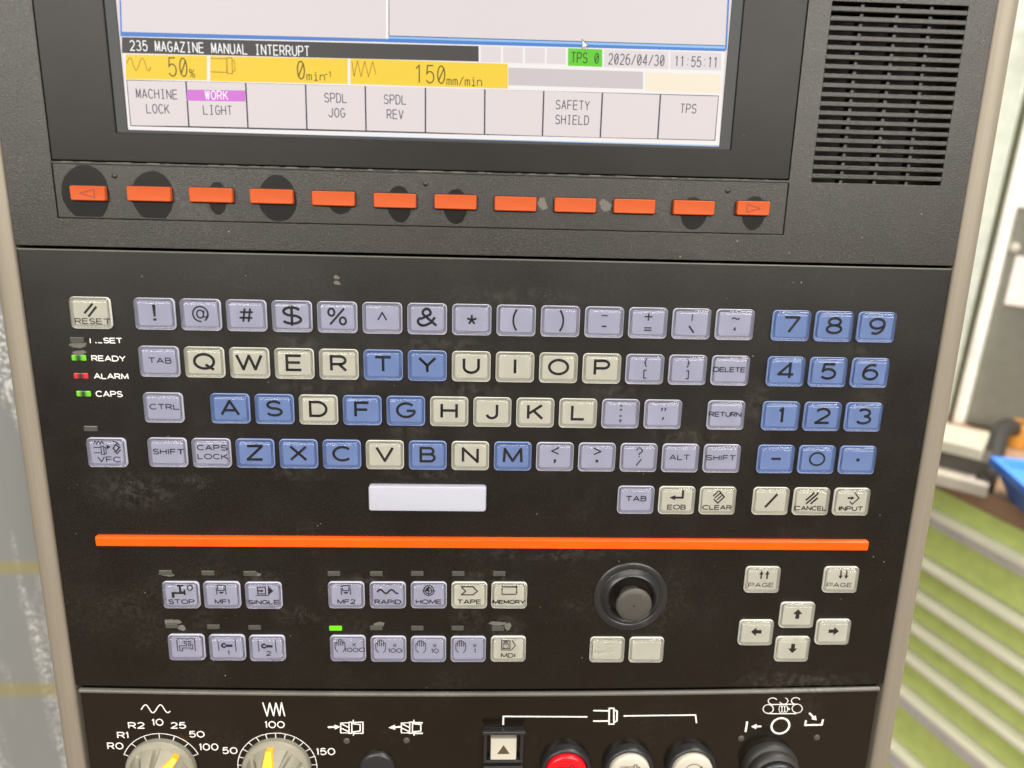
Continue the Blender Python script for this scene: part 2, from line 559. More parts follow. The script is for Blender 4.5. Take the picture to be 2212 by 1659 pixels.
MONO = {
 'mI': [[(.5, 0), (.5, 1)], [(.2, 0), (.8, 0)], [(.2, 1), (.8, 1)]],
 'm0': [_el(.5, .5, .45, .5), [(.12, .1), (.88, .9)]],
 'm1': [[(.15, .8), (.55, 1), (.55, 0)]],
 'mi': [[(.2, .66), (.55, .66), (.55, 0)], [(.55, .84), (.55, .98)], [(.15, 0), (.95, 0)]],
 'm:': [[(.4, .16), (.6, .16)], [(.4, .74), (.6, .74)]],
 'm/': [[(.05, 0), (.95, 1)]],
}

def tag(o, label=None, cat=None, group=None, kind=None):
    for k, v in (("label", label), ("category", cat), ("group", group), ("kind", kind)):
        if v:
            o[k] = v
    return o

def empty(name, matrix):
    o = bpy.data.objects.new(name, None)
    COL.objects.link(o)
    o.matrix_world = matrix
    o.empty_display_size = 0.05
    return o

# ================================================================== surroundings
m_floor = plastic("concrete_floor", (0.10, 0.060, 0.032), 0.55, 0.3, 60, smudge=0.1)
fl = obj("floor", ([(-6000, -6000, 0), (6000, -6000, 0), (6000, 6000, 0), (-6000, 6000, 0)], [(0, 1, 2, 3)]), m_floor)
tag(fl, kind="structure")

def wbox(name, p, ax, ay, dims, m, parent=None, bevel=0.0):
    """box in the world: p = corner (m), ax / ay unit vectors, dims (m) along ax, ay, z"""
    az = Vector((0, 0, 1))
    v = []
    for k in (0, 1):
        for i, j in ((0, 0), (1, 0), (1, 1), (0, 1)):
            q = Vector(p) + ax * dims[0] * i + ay * dims[1] * j + az * dims[2] * k
            v.append(tuple(q * 1000))
    f = box(0, 1, 0, 1, 0, 1)[1]
    if ax.cross(ay).z < 0:
        f = [tuple(reversed(q)) for q in f]
    o = obj(name, (v, f), m, bevel=bevel)
    if parent:
        o.parent = parent
        o.matrix_parent_inverse = parent.matrix_world.inverted()
    return o

def build_cabinet():
    zt = 0.90
    a, b = hit(2020, 1051, (0, 0, zt), Vector((0, 0, 1))), hit(2212, 1146, (0, 0, zt), Vector((0, 0, 1)))
    d = (b - a); d.z = 0; d.normalize()               # runs towards the camera on the right
    n = Vector((-d.y, d.x, 0))                        # into the cabinet
    if n.dot(a - CAMW) < 0:
        n = -n
    p0 = a - d * 1.1
    L = 2.3
    root = empty("tool_cabinet", Matrix.Translation((a.x, a.y, 0)))
    tag(root, "green workshop drawer cabinet with pale full-width handles and a wooden bench top", "cabinet")
    green = plastic("green_paint", (0.50, 0.60, 0.19), 0.45, 0.05, 300, smudge=0.2, dustcol=(0.5, 0.52, 0.3))
    cream = mat("cream_handle", (0.84, 0.82, 0.68), 0.3)
    alu = plastic("aluminium_recess", (0.58, 0.57, 0.57), 0.4, 0.1, 200, smudge=0.3)
    dark = mat("drawer_gap", (0.05, 0.055, 0.03), 0.6)
    wood = plastic("worn_bench_wood", (0.30, 0.19, 0.12), 0.55, 0.2, 60, smudge=0.5, dustcol=(0.45, 0.38, 0.32))
    def zat(u, v):
        return hit(u, v, a, n).z
    # carcass
    wbox("carcass", p0 + n * 0.030 + Vector((0, 0, -0.88)), d, n, (L, 0.62, 0.88 - 0.004), dark, root)
    wbox("bench_top", p0 - d * 0.02 - n * 0.004, d, n, (L + 0.04, 0.66, 0.035), wood, root, bevel=3)
    lips = [zat(2012, 1107), zat(1995, 1215.5), zat(1983, 1286.6), zat(1971.5, 1351), zat(1961, 1415), zat(1946, 1486), zat(1927.5, 1605)]
    wbox("top_rail", p0 + Vector((0, 0, lips[0] + 0.012 - zt)), d, n, (L, 0.03, zt - lips[0] - 0.014), green, root, bevel=2)
    for i, z in enumerate(lips):
        nz = lips[i + 1] if i + 1 < len(lips) else z - 0.16
        h = z - nz
        zc = z - zt
        dr = wbox("drawer", p0 + Vector((0, 0, nz + 0.016 - zt)), d, n, (L, 0.028, h * 0.60), green, root, bevel=2)
        top = nz + 0.016 - zt + h * 0.60
        for nm, off, mt, out, hh, z0 in (("handle_lip", 0, cream, 0.022, 0.011, zc), ("handle_recess", 0, alu, 0.004, max(zc - top - 0.001, 0.008), top + 0.0005)):
            wbox(nm, p0 - n * out + Vector((0, 0, z0)), d, n, (L, 0.02 + out, hh), mt, dr, bevel=1.5)
    return a, d, n, zt + 0.035

ca, cd, cn, BZ = build_cabinet()
UP = Vector((0, 0, 1))

def bench(u, v, z=None):
    return hit(u, v, (0, 0, BZ if z is None else z), UP)

def build_bench_things():
    steel = plastic("grey_steel", (0.36, 0.33, 0.28), 0.4, 0.1, 200, smudge=0.4)
    pale = plastic("pale_steel", (0.36, 0.345, 0.28), 0.45, 0.1, 200, smudge=0.3)
    dk = plastic("shaded_dark_steel", (0.06, 0.055, 0.045), 0.45, 0.1, 200)  # darkened to paint the shade between vise base and jaw
    p, q = bench(1990, 1041), bench(2130, 1078)
    d = (q - p); d.z = 0
    L = d.length; d.normalize()
    n = Vector((-d.y, d.x, 0))
    if n.dot(p - CAMW) < 0:
        n = -n
    r = empty("machine_vise", Matrix.Translation(p))
    tag(r, "grey steel machine vise lying on the wooden bench top beside the console", "vise")
    wbox("base", p, d, n, (L, 0.11, 0.024), steel, r, bevel=3)
    wbox("body", p + n * 0.03 + d * 0.004 + UP * 0.024, d, n, (L * 0.86, 0.06, 0.030), dk, r, bevel=3)
    wbox("jaw", p + n * 0.022 - d * 0.01 + UP * 0.054, d, n, (L * 0.88, 0.10, 0.022), pale, r, bevel=3)
    # blue hopper bin
    blue = plastic("blue_bin_plastic", (0.06, 0.22, 0.75), 0.35, 0.05, 300)
    bz = BZ
    c = bench(2146, 1072)
    d2 = (cd * 0.86 - cn * 0.5).normalized()          # along the bin front
    n2 = Vector((-d2.y, d2.x, 0))
    if n2.dot(c - CAMW) < 0:
        n2 = -n2
    b = empty("parts_bin", Matrix.Translation(c))
    tag(b, "blue open-front plastic parts bin standing on the wooden bench top", "bin")
    W, D, H, t = 0.13, 0.17, 0.062, 0.004
    c = bench(2180, 1079)
    def ringl(ins, z):
        return [c + d2 * (W * i + (ins if i == 0 else -ins)) + n2 * (D * j + (ins if j == 0 else -ins)) + UP * z for i, j in ((0, 0), (1, 0), (1, 1), (0, 1))]
    def part(name, loops, top):
        o = obj(name, loft([[tuple(p * 1000) for p in l] for l in loops], True, top), blue)
        o.parent = b
        o.matrix_parent_inverse = b.matrix_world.inverted()
    part("bin_shell", [ringl(0.0, 0.001), ringl(-0.022, H - 0.014), ringl(-0.018, H - 0.014), ringl(0.004, 0.006)], True)
    part("bin_rim", [ringl(-0.0225, H - 0.014), ringl(-0.030, H - 0.0135), ringl(-0.030, H), ringl(-0.018, H), ringl(-0.018, H - 0.0145)], False)
    # black hose lying in a loop
    cu = bpy.data.curves.new("rubber_hose", 'CURVE')
    cu.dimensions = '3D'
    cu.bevel_depth = 0.016
    cu.bevel_resolution = 4
    sp = cu.splines.new('BEZIER')
    pts = [bench(2118, 1068) + UP * 0.016, bench(2135, 1030) + UP * 0.016, bench(2160, 975) + UP * 0.05, bench(2198, 965) + UP * 0.03, bench(2260, 985) + UP * 0.016]
    sp.bezier_points.add(len(pts) - 1)
    for bp, pt in zip(sp.bezier_points, pts):
        bp.co = pt
        bp.handle_left_type = bp.handle_right_type = 'AUTO'
    cu.materials.append(M['rubber'])
    tmp = bpy.data.objects.new("rubber_hose_curve", cu)
    COL.objects.link(tmp)
    me = bpy.data.meshes.new_from_object(tmp)
    bpy.data.objects.remove(tmp)
    h = bpy.data.objects.new("rubber_hose", me)
    COL.objects.link(h)
    tag(h, "black rubber hose curving between the steel vise and the blue bin", "hose")
    oc = bench(2196, 962)
    prof = [(22, 0), (26, 1), (27, 4), (27, 44), (26, 47), (20, 48), (11, 48), (11, 30)]
    tp = obj("tape_roll", lathe(prof, 40), plastic("orange_tape", (0.45, 0.20, 0.03), 0.5, 0.1, 200))
    tp.location = (oc.x, oc.y, BZ)
    tag(tp, "small orange-brown roll standing behind the black hose", "roll")

build_bench_things()

def build_cupboard():
    """pale framed cupboard with a grey glass door, behind the bench"""
    yaw = radians(-43)
    d = Vector((-sin(yaw), -cos(yaw), 0))              # to the right, towards the camera
    d = Vector((0.68, -0.73, 0)).normalized()
    n = Vector((0.73, 0.68, 0)).normalized()           # away from the camera
    p0 = CAMW + ray(2120, 640) * 1.75
    def sz(u, v):
        q = hit(u, v, p0, n)
        return ((q - p0).dot(d), q.z)
    root = empty("cupboard", Matrix.Translation((p0.x, p0.y, 0)))
    tag(root, "pale framed cupboard with a grey door panel standing behind the bench", "cupboard")
    pale = plastic("pale_green_paint", (0.60, 0.64, 0.56), 0.45, 0.05, 100)
    white = plastic("white_frame_paint", (0.78, 0.78, 0.72), 0.4, 0.05, 100)
    cream = plastic("cream_paint", (0.72, 0.66, 0.46), 0.5, 0.05, 100)
    grey = plastic("grey_door_glass", (0.155, 0.155, 0.13), 0.3, 0.02, 60)
    paper = plastic("pinkish_paper", (0.72, 0.66, 0.62), 0.7, 0.0)
    groove = mat("groove", (0.22, 0.23, 0.12), 0.6)
    s1 = sz(2112, 700)[0]; s2 = sz(2135, 700)[0]
    zb = sz(2100, 958)[1]; ztop = sz(2170, 186)[1]
    base = lambda s, z, out=0.0: Vector((p0.x, p0.y, 0)) + d * s + UP * z - n * out
    zlow = BZ
    wbox("side_post", base(s1 - 0.75, zlow, 0.02), d, n, (0.75 - 0.012, 0.10, 2.2 - zlow), pale, root, bevel=4)
    wbox("groove", base(s1 - 0.013, zlow, 0.0), d, n, (0.013, 0.05, ztop - zlow), groove, root)
    wbox("door_stile", base(s1 + 0.001, zlow, 0.03), d, n, (s2 - s1, 0.06, ztop - zlow - 0.01), white, root, bevel=4)
    wbox("door_panel", base(s2 + 0.003, zb, 0.0), d, n, (0.9, 0.02, ztop - zb - 0.03), grey, root)
    wbox("bottom_rail", base(s2 + 0.003, zlow, 0.02), d, n, (0.9, 0.05, zb - zlow - 0.001), pale, root, bevel=4)
    wbox("top_rail", base(s1 + 0.001, ztop - 0.008, 0.02), d, n, (1.4, 0.08, 0.10), white, root, bevel=4)
    wbox("cornice", base(s1 - 0.011, ztop + 0.094, 0.06), d, n, (1.4, 0.12, 0.012), cream, root, bevel=3)
    wbox("upper_panel", base(s1 - 0.011, ztop + 0.108, 0.01), d, n, (1.4, 0.10, 0.075), pale, root, bevel=4)
    wbox("upper_board", base(s1 - 0.011, ztop + 0.185, 0.0), d, n, (1.4, 0.10, 0.5), cream, root, bevel=4)
    for (u, v0, v1) in ((2199, 377, 447), (2196, 553, 660)):
        sa, z1 = sz(u, v0); _, z0 = sz(u, v1)
        wbox("notice_sheet", base(sa, z0, 0.003), d, n, (0.21, 0.0025, z1 - z0), paper, root)
    sb, zbolt = sz(2192, 535)
    bt = obj("door_bolt", lathe([(9, 0), (9, 3), (7, 5), (3, 6)], 20), M['bwhite'])
    bt.matrix_world = Matrix.Translation(base(sb, zbolt)) @ (-n).to_track_quat('Z', 'Y').to_matrix().to_4x4()
    bt.parent = root
    bt.matrix_parent_inverse = root.matrix_world.inverted()

build_cupboard()

def build_machine():
    m = mat("scuffed_sheet_steel", (0.40, 0.41, 0.42), 0.34, 0.55)
    nt, b = nodes(m)
    v = coords(nt)
    mp = N(nt, "ShaderNodeMapping")
    mp.inputs["Scale"].default_value = (1, 1, 0.10)
    nt.links.new(v, mp.inputs[0])
    st = ramp(nt, noise(nt, mp.outputs[0], 42, 3, 0.6), (0.52, gr(0)), (0.62, gr(1)))
    sp = ramp(nt, noise(nt, v, 330, 4, 0.75), (0.46, gr(0)), (0.62, gr(1)))
    scuff = math_(nt, 'MULTIPLY', st, sp)
    sx = N(nt, "ShaderNodeSeparateXYZ")
    nt.links.new(v, sx.inputs[0])
    base = ramp(nt, noise(nt, mp.outputs[0], 7, 3), (0.3, (0.24, 0.26, 0.265)), (0.7, (0.37, 0.395, 0.40)))
    c = mixc(nt, math_(nt, 'MULTIPLY', scuff, 0.8), base, (0.78, 0.78, 0.76, 1))
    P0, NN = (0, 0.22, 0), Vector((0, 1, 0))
    for vm, half in ((1226, 0.006), (1489, 0.007)):  # yellowish reflections painted into the steel colour as soft bands
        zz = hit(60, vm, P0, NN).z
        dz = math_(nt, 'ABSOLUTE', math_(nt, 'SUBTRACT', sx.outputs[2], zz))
        refl_band = ramp(nt, math_(nt, 'DIVIDE', dz, half * 2), (0.15, gr(0.75)), (0.85, gr(0)))
        c = mixc(nt, refl_band, c, (0.42, 0.38, 0.16, 1))
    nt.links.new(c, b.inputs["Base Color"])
    nt.links.new(ramp(nt, scuff, (0, gr(0.36)), (1, gr(0.7))), b.inputs["Roughness"])
    root = empty("machine_cover", Matrix.Translation((-0.5, 0.22, 0)))
    tag(root, "scuffed grey sheet-steel machine cover standing behind the console", "machine cover")
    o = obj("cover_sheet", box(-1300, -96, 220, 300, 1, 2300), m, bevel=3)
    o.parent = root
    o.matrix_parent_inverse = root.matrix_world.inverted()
build_machine()

# ================================================================== the console
con = empty("control_console", PANEL)
tag(con, "black machine control console with lit display, orange soft keys, clear-capped keyboard and knobs", "control panel")

XL, XR = -187.0, 228.3
ZB = -40.0
# back box
obj("back_box", box(XL - 3, XR + 3, -330, 330, -60, -13), M['gap'], con)
obj("mounting_arm", box(-180, -112, -60, 60, -240, -60.5), M['gap'], con)
# side trims: rounded strips
def trim(x0, x1, side):
    n = 12
    prof = []
    w = x1 - x0
    for i in range(n + 1):
        t = pi * i / n
        prof.append((x0 + w / 2 - w / 2 * cos(t) , -2.0 + 2.6 * sin(t) ** 0.8))
    prof = [(x0, -59.0)] + prof + [(x1, -59.0)]
    V = [(x, y, z) for y in (-330, 330) for x, z in prof]
    m = len(prof)
    F = [(i, i + 1, i + 1 + m, i + m) for i in range(m - 1)] + [tuple(reversed(range(m))), tuple(range(m, 2 * m))]
    F = [tuple(reversed(f)) for f in F]
    obj("edge_trim", (V, F), M['trim'], con, smooth=True, auto=50)
trim(XL - 10.4, XL - 0.4, -1)
trim(XR + 0.4, XR + 10.2, 1)

# ---- display housing
SY = 60.0            # seam between display housing and keyboard plate
BZX0, BZX1, BZY = -167.4, 148.2, 96.2
GR = (158.2, 216.3, 95.7, 168.2)
TR = (-167.6, 148.4, 72.7, 95.2)
housing = obj("display_housing", plate(XL, XR, SY + 0.9, 330, -12, 0.2, [(BZX0, BZX1, BZY, 320), GR, TR]), M['housing'], con, bevel=0.9)
tray = obj("soft_key_tray", plate(TR[0], TR[1], TR[2] + 0.05, TR[3] + 0.95, -12, -0.25), M['tray'], con, bevel=0.5)
bez = obj("bezel_glass", plate(BZX0 + .35, BZX1 - .35, BZY + 0.5, 318, -11, 0.1, [(-139.5, 121.2, 108.2, 300)]), M['glass'], con, bevel=0.3)
obj("screen_surround", plate(-139.4, 121.1, 108.3, 299, -10, -0.6, [(-134.9, 116.3, 109.6, 298)]), emit("surround_glow", (0.075, 0.075, 0.073, 1), 1.0), bez, bevel=0.3)  # surround given a faint grey glow though it is no lamp
# worn rubber lip under the glass
obj("lower_lip", join(*[box(x, x + random.uniform(1, 7), 95.8 + random.uniform(-.1, .15), 96.15 + random.uniform(0, .15), -0.2, 0.25) for x in [-165 + 8.6 * i + random.uniform(0, 5) for i in range(36)]]), M['rub'], bez)

# speaker grille: slats and ribs over a dark hollow
gx0, gx1, gy0, gy1 = GR
ng = 20
gp = (gy1 - gy0 - 1.75) / (ng - 1)
s0 = None
for i in range(ng - 1):
    yc = gy0 + 1.75 + (i + 0.5) * gp - 0.9
    y0, y1 = gy0 + 1.75 + i * gp, gy0 + (i + 1) * gp
    if s0 is None:
        hgt = y1 - y0
        s0 = obj("grille_slat", rbox(gx1 - gx0 + 0.4, hgt, 0.5, [(-1.6, 0), (0.0, 0), (0.12, 0.1), (0.18, 0.35)], 3), M['housing'], con, (0.5 * (gx0 + gx1), (y0 + y1) / 2, 0))
    else:
        share("grille_slat", s0, con, (0.5 * (gx0 + gx1), (y0 + y1) / 2, 0))
for k in (0.24, 0.5, 0.75):
    x = gx0 + (gx1 - gx0) * k
    obj("grille_rib", box(x - 0.7, x + 0.7, gy0, gy1, -6, -1.65), M['housing'], con)

# ---- display picture
SZ = -0.9
scr = obj("display_screen", ([(-134.9, 109.6, SZ - .3), (116.3, 109.6, SZ - .3), (116.3, 298, SZ - .3), (-134.9, 298, SZ - .3)], [(0, 1, 2, 3)]), SC['pane'], con)
LZ = [0]
def sheet(name, pts, m, lift=0.0):
    LZ[0] += 1
    z = SZ - 0.25 + lift
    return obj(name, quad_px(pts, z), SC[m], scr)
def order_ccw(pts): return pts
def Q(x0, ya, x1, yb, y1b, y0b):
    """sheet from left x0 (top ya, bottom y0b) to right x1 (top yb, bottom y1b) ; ccw from bottom-left"""
    return [(x0, y0b), (x1, y1b), (x1, yb), (x0, ya)]
# window frames
sheet("status_area", [(276.7, 281), (1553, 314.5), (1566, 108), (263, 78)], 'whiteb', 0.02)
sheet("window_border", [(260.5, 78.5), (838, 91), (838, 84), (260, 68.5)], 'blue', 0.05)
sheet("window_border", [(258, 0), (260.5, 78), (263.5, 68), (261.5, 0)], 'blue', 0.06)
sheet("window_border", [(836, 91.5), (1567, 111), (1571, 98), (836, 77.5)], 'blue', 0.08)
sheet("window_border", [(837, 83), (1567, 105), (1568, 100), (837, 79)], 'sky', 0.10)
sheet("window_border", [(1566, 108), (1570, 108), (1577, -30), (1573, -30)], 'blue', 0.12)
sheet("window_border", [(834, 84), (838.5, 84), (838.5, -30), (834, -30)], 'white', 0.11)
sheet("window_edge", [(839.5, 77.5), (841, 77.5), (841, -30), (839.5, -30)], 'line', 0.12)
sheet("window_edge", [(841, 77.5), (1563, 99), (1563, 98), (841, 76.5)], 'line', 0.12)
# message bar
sheet("message_bar", Q(263.5, 80, 1034, 99.5, 133, 114.5), 'black', 0.14)
sheet("status_field", Q(271.5, 117.5, 447, 120.5, 173.5, 170.5), 'yellow', 0.16)
sheet("status_field", Q(454, 121, 751, 127, 181.5, 175), 'yellow', 0.16)
sheet("status_field", Q(757, 126.5, 1097, 138, 191.5, 181.5), 'yellow', 0.16)
for x0, x1 in ((1039, 1082), (1087, 1129), (1134, 1177), (1181, 1222)):
    y = 100 + (x0 - 1039) * 0.026
    sheet("status_field", Q(x0, y, x1, y + 1.1, y + 35, y + 34), 'pane', 0.16)
sheet("status_field", Q(1227, 104, 1301, 106.5, 144.5, 142), 'green', 0.18)
sheet("status_field", Q(1305, 107, 1444, 111, 149, 145), 'pane', 0.16)
sheet("status_field", Q(1448, 111, 1558, 114, 152.5, 149.5), 'pane', 0.16)
sheet("status_field", Q(1098, 146, 1389, 155, 192.5, 184), 'grey', 0.16)
sheet("status_field", Q(1394, 156, 1557, 161, 201, 196.5), 'cream', 0.16)
# soft key cells
tops = [(273, 172), (401.7, 174.5), (530.7, 178), (660, 181.5), (789, 184.5), (919, 187.5), (1047.4, 191.5), (1174.7, 195), (1301.4, 199), (1426.7, 203), (1553, 206.5)]
bots = [(281.7, 272.5), (408, 274), (535.7, 277), (663, 280), (790.7, 283.5), (919, 287), (1046.7, 291.2), (1171.7, 295), (1296.7, 298.5), (1420.7, 301), (1545, 304)]
sheet("soft_key_grid", [bots[0], bots[-1], tops[-1], tops[0]], 'line', 0.18)
for i in range(10):
    a, b_, c, d_ = bots[i], bots[i + 1], tops[i + 1], tops[i]
    e = 1.6
    sheet("soft_key_cell", [(a[0] + e, a[1] - e), (b_[0] - e, b_[1] - e), (c[0] - e, c[1] + e), (d_[0] + e, d_[1] + e)], 'cell', 0.21)
sheet("window_edge", [(277.5, 283), (1553, 316), (1553.2, 313.8), (277, 280.8)], 'sky', 0.06)
sheet("soft_key_highlight", Q(403.5, 193.5, 530, 195.5, 219.5, 217.5), 'magenta', 0.24)

TZ = SZ - 0.25 + 0.30
PXMM = 1 / 5.15
def stext(s, u, v, hpx, cell, m, th=None, align=0, dx=0):
    """u, v = centre (or left) of the lettering in the photo"""
    x, y = U(u, v, TZ)
    k = Ink(TZ, 0.004)
    h = hpx * PXMM
    k.text(s, x, y - h / 2, h, th=(th or 2.0) * PXMM, mono=cell * PXMM, align=align)
    return obj("screen_lettering", k.vf(), SC[m], scr)
stext("235 MAGAZINE MANUAL INTERRUPT", 279, 98.0, 19, 13.0, 'white', 2.3, -1)
for s, u, v in (("MACHINE", 338.5, 203), ("LOCK", 341, 235), ("LIGHT", 470, 238), ("SPDL", 725, 211.5), ("JOG", 727.5, 243.5), ("SPDL", 853.5, 215), ("REV", 853.5, 247), ("SAFETY", 1237, 227), ("SHIELD", 1236, 259), ("TPS", 1487, 234.5)):
    stext(s, u, v, 18, 12.8, 'ink', 1.9)
stext("WORK", 467.5, 205.5, 17, 12.8, 'white', 2.2)
stext("50", 384, 145, 36, 23, 'inky', 2.6)
stext("%", 415, 158.5, 16, 15, 'inky', 1.7)
stext("0", 650, 151.5, 35, 23, 'inky', 2.6)
stext("min", 682, 164.5, 17, 14, 'inky', 1.9)
stext("-1", 709, 160.5, 11, 8.5, 'inky', 1.5)
stext("150", 929, 160.5, 35, 24, 'inky', 2.6)
stext("mm/min", 1003, 175, 18, 13.2, 'inky', 1.9)
stext("TPS 0", 1264, 125, 20, 12.6, 'inkg', 2.2)
stext("2026/04/30", 1375, 129, 21, 12.5, 'ink', 2.0)
stext("11:55:11", 1504, 133.5, 20, 12.2, 'ink', 2.0)
def spoly(pts, m, th, closed=False):
    k = Ink(TZ, 0.004)
    k.line([U(u, v, TZ) for u, v in pts], th * PXMM, closed)
    obj("screen_icon", k.vf(), SC[m], scr)
spoly([(274 + i * 1.3, 137.5 - 13.5 * sin(i * 0.306) + i * 0.06) for i in range(41)], 'inkr', 1.3)
spoly([(455, 126), (490, 127), (490, 156.5), (455, 155)], 'inkr', 1.4)
spoly([(490, 125), (501, 125), (502, 159), (491, 159)], 'inkr', 1.4, True)
spoly([(501, 130), (506, 132), (508, 152), (502, 156)], 'inkr', 1.2)
spoly([(760, 133), (765, 165), (772, 131), (780, 166), (788, 132), (796, 166), (805, 133), (812, 161)], 'inkr', 1.3)
cur = Ink(TZ + 0.05)
cp = [(1257, 85), (1257.5, 105), (1262, 101), (1266, 109), (1269, 107.5), (1265.5, 100), (1271.5, 99.5)]
cur.fill([U(u, v, TZ) for u, v in cp])
obj("mouse_pointer", cur.vf(), SC['white'], scr)
k = Ink(TZ + 0.12)
k.line([U(u, v, TZ) for u, v in cp], 1.2 * PXMM, True)
obj("mouse_pointer_outline", k.vf(), SC['line'], scr)

# ---- orange soft keys
SK = [(149, 229, 401, 434), (271, 371, 402, 436), (406, 504, 404, 439), (537, 635, 407, 442), (670, 769, 411, 447), (804.7, 900.7, 415, 452), (936, 1031.4, 419, 454), (1066.4, 1160.7, 423, 458), (1195.7, 1290, 425, 462), (1323.4, 1418.4, 429, 463), (1451.7, 1547, 432, 466), (1590, 1665, 433, 467)]
kw = {}
for i, (a, b_, c, d_) in enumerate(SK):
    x, y = U((a + b_) / 2, (c + d_) / 2, 1.6)
    small = i in (0, 11)
    if small not in kw:
        kw[small] = obj("soft_key", rbox(14.6 if small else 18.3, 6.1, 0.7, [(-2, 0), (1.2, 0), (1.65, 0.12), (1.85, 0.4), (1.78, 1.3)], 4), M['orange'], con, (x, y, 0), smooth=True, auto=35)
        o = kw[small]
    else:
        o = share("soft_key", kw[small], con, (x, y, 0))
    obj("key_gap", rbox(15.4 if small else 19.1, 6.9, 1.0, [(-0.4, 0), (-0.16, 0)], 4), M['gap'], con, (x, y, 0))
    if small:
        s = -1 if i == 0 else 1
        k = Ink(1.86)
        k.line([(-2.9 * s, -1.75), (3.0 * s, 0.0), (-2.9 * s, 1.75)], 0.42, True)
        obj("arrow_mark", k.vf(), plastic("moulded_orange", (0.20, 0.022, 0.006), 0.4), o)
        tag(o, "short orange soft key with a moulded arrow pointing " + ("left" if s < 0 else "right"))
# smooth finger-worn spots in the tray
def blot(name, x, y, rx, ry, m, parent, z, jag=0.06, n=90, yclip=None, ymax=None, seed=0):
    rnd = random.Random(seed)
    ph = [rnd.uniform(0, 6.28) for _ in range(4)]
    pts = []
    for i in range(n):
        t = 2 * pi * i / n
        f = 1 + jag * (sin(2 * t + ph[0]) + 0.7 * sin(3 * t + ph[1]) + (0.5 * sin(7 * t + ph[2]) + 0.35 * sin(13 * t + ph[3])) * min(1.0, jag / 0.1))
        py = y + ry * f * sin(t)
        if yclip is not None:
            py = max(py, yclip)
        if ymax is not None:
            py = min(py, ymax)
        pts.append((x + rx * f * cos(t), py))
    k = Ink(z)
    k.fill(pts)
    return obj(name, k.vf(), m, parent)
for i, (u, v, rx, ry) in enumerate([(184, 417, 53, 60), (329, 424, 45, 57), (469, 428, 21, 36), (599, 429, 41, 53), (735, 440, 26, 24), (862, 441, 28, 40), (984, 446, 28, 38), (1499, 461, 30, 38), (1629, 460, 27, 40)]):
    x, y = U(u, v, 0.3)
    blot("worn_spot", x, y, rx / 5.2, ry / 5.3, M['wear'], tray, -0.22, 0.03, yclip=TR[2] + 0.9, ymax=TR[3] - 0.3, seed=i)
for u, v in ((246, 380), (919, 397), (1573, 412)):
    x, y = U(u, v, 0.3)
    obj("pin_head", lathe([(1.1, -0.4), (1.1, -0.1), (0.8, 0.12), (0.2, 0.18)], 16), M['blackp'], tray, (x, y, 0), smooth=True)
for u, v, r in ((1172, 440, 2.1), (1308, 444, 2.6)):
    x, y = U(u, v, 0.3)
    blot("rubbed_patch", x, y, r, 2.4, M['rub'], tray, -0.21, 0.16, seed=int(u))

# ---- keyboard plate
LB = -156.6
def bowed_plate(x0, x1, ytop, ybot, z0, z1, bow_t=0.0, bow_b=0.0, n=28, r=1.0):
    """plate whose upper / lower edges sag in the middle, edges rounded by a bevel"""
    V, F = [], []
    for i in range(n + 1):
        t = i / n
        x = x0 + (x1 - x0) * t
        s = 1 - (2 * t - 1) ** 2
        for y in (ytop - bow_t * s, ybot - bow_b * s):
            V.append((x, y, z1)); V.append((x, y, z0))
    for i in range(n):
        a, b_ = 4 * i, 4 * (i + 1)
        F += [(a + 2, b_ + 2, b_, a), (a + 3, a + 1, b_ + 1, b_ + 3), (a, b_, b_ + 1, a + 1), (b_ + 2, a + 2, a + 3, b_ + 3)]
    F += [(0, 1, 3, 2), (4 * n, 4 * n + 2, 4 * n + 3, 4 * n + 1)]
    return V, F
kp = obj("keyboard_plate", bowed_plate(XL, XR - 0.1, SY - 0.3, LB, -12, 0.0, 0, 2.6), M['film'], con, bevel=0.8)
lp = obj("operation_plate", bowed_plate(XL + 2.2, XR - 2.6, LB - 1.1, -330, -12, 0.6, 2.8, 0), M['lower'], con, bevel=1.2)
M['lip'] = plastic("highlight_lip", (0.085, 0.081, 0.072), 0.32, 0.5, 1500, smudge=0.6, dustcol=(0.3, 0.29, 0.26))  # pale lip colour paints the highlight along the plate edges
def lip():
    V, F, n, m = [], [], 40, 9
    for i in range(n + 1):
        t = i / n
        x = XL + 2.4 + (XR - XL - 5.2) * t
        y = LB - 2.2 - 2.8 * (1 - (2 * t - 1) ** 2)
        for q in range(m):
            a = radians(-20 + 220 * q / (m - 1))
            V.append((x, y + 1.25 * cos(a), 0.25 + 1.35 * sin(a)))
    for i in range(n):
        for q in range(m - 1):
            F.append((i * m + q, (i + 1) * m + q, (i + 1) * m + q + 1, i * m + q + 1))
    return V, [tuple(reversed(f)) for f in F]
obj("plate_lip", lip(), M['lip'], lp, smooth=True)
obj("seam_highlight", join(*[shift(loft([[(x, 0.45 * cos(radians(a)), 0.45 * sin(radians(a))) for a in range(0, 360, 30)] for x in (XL + 0.6, XR - 0.8)]), 0, SY - 0.75, -0.28)]), M['lip'], kp, smooth=True, auto=60)  # thin pale bead stands for the highlight along the upper seam

# ---- orange bar
ox0, ox1 = -167.3, 207.6
bar = rbox(ox1 - ox0, 5.2, 0.9, [(0, 0), (1.6, 0), (2.4, 0.5), (2.5, 0.8)], 3)
obj("orange_bar", bar, M['orange_bar'], con, ((ox0 + ox1) / 2, -76.7, 0))

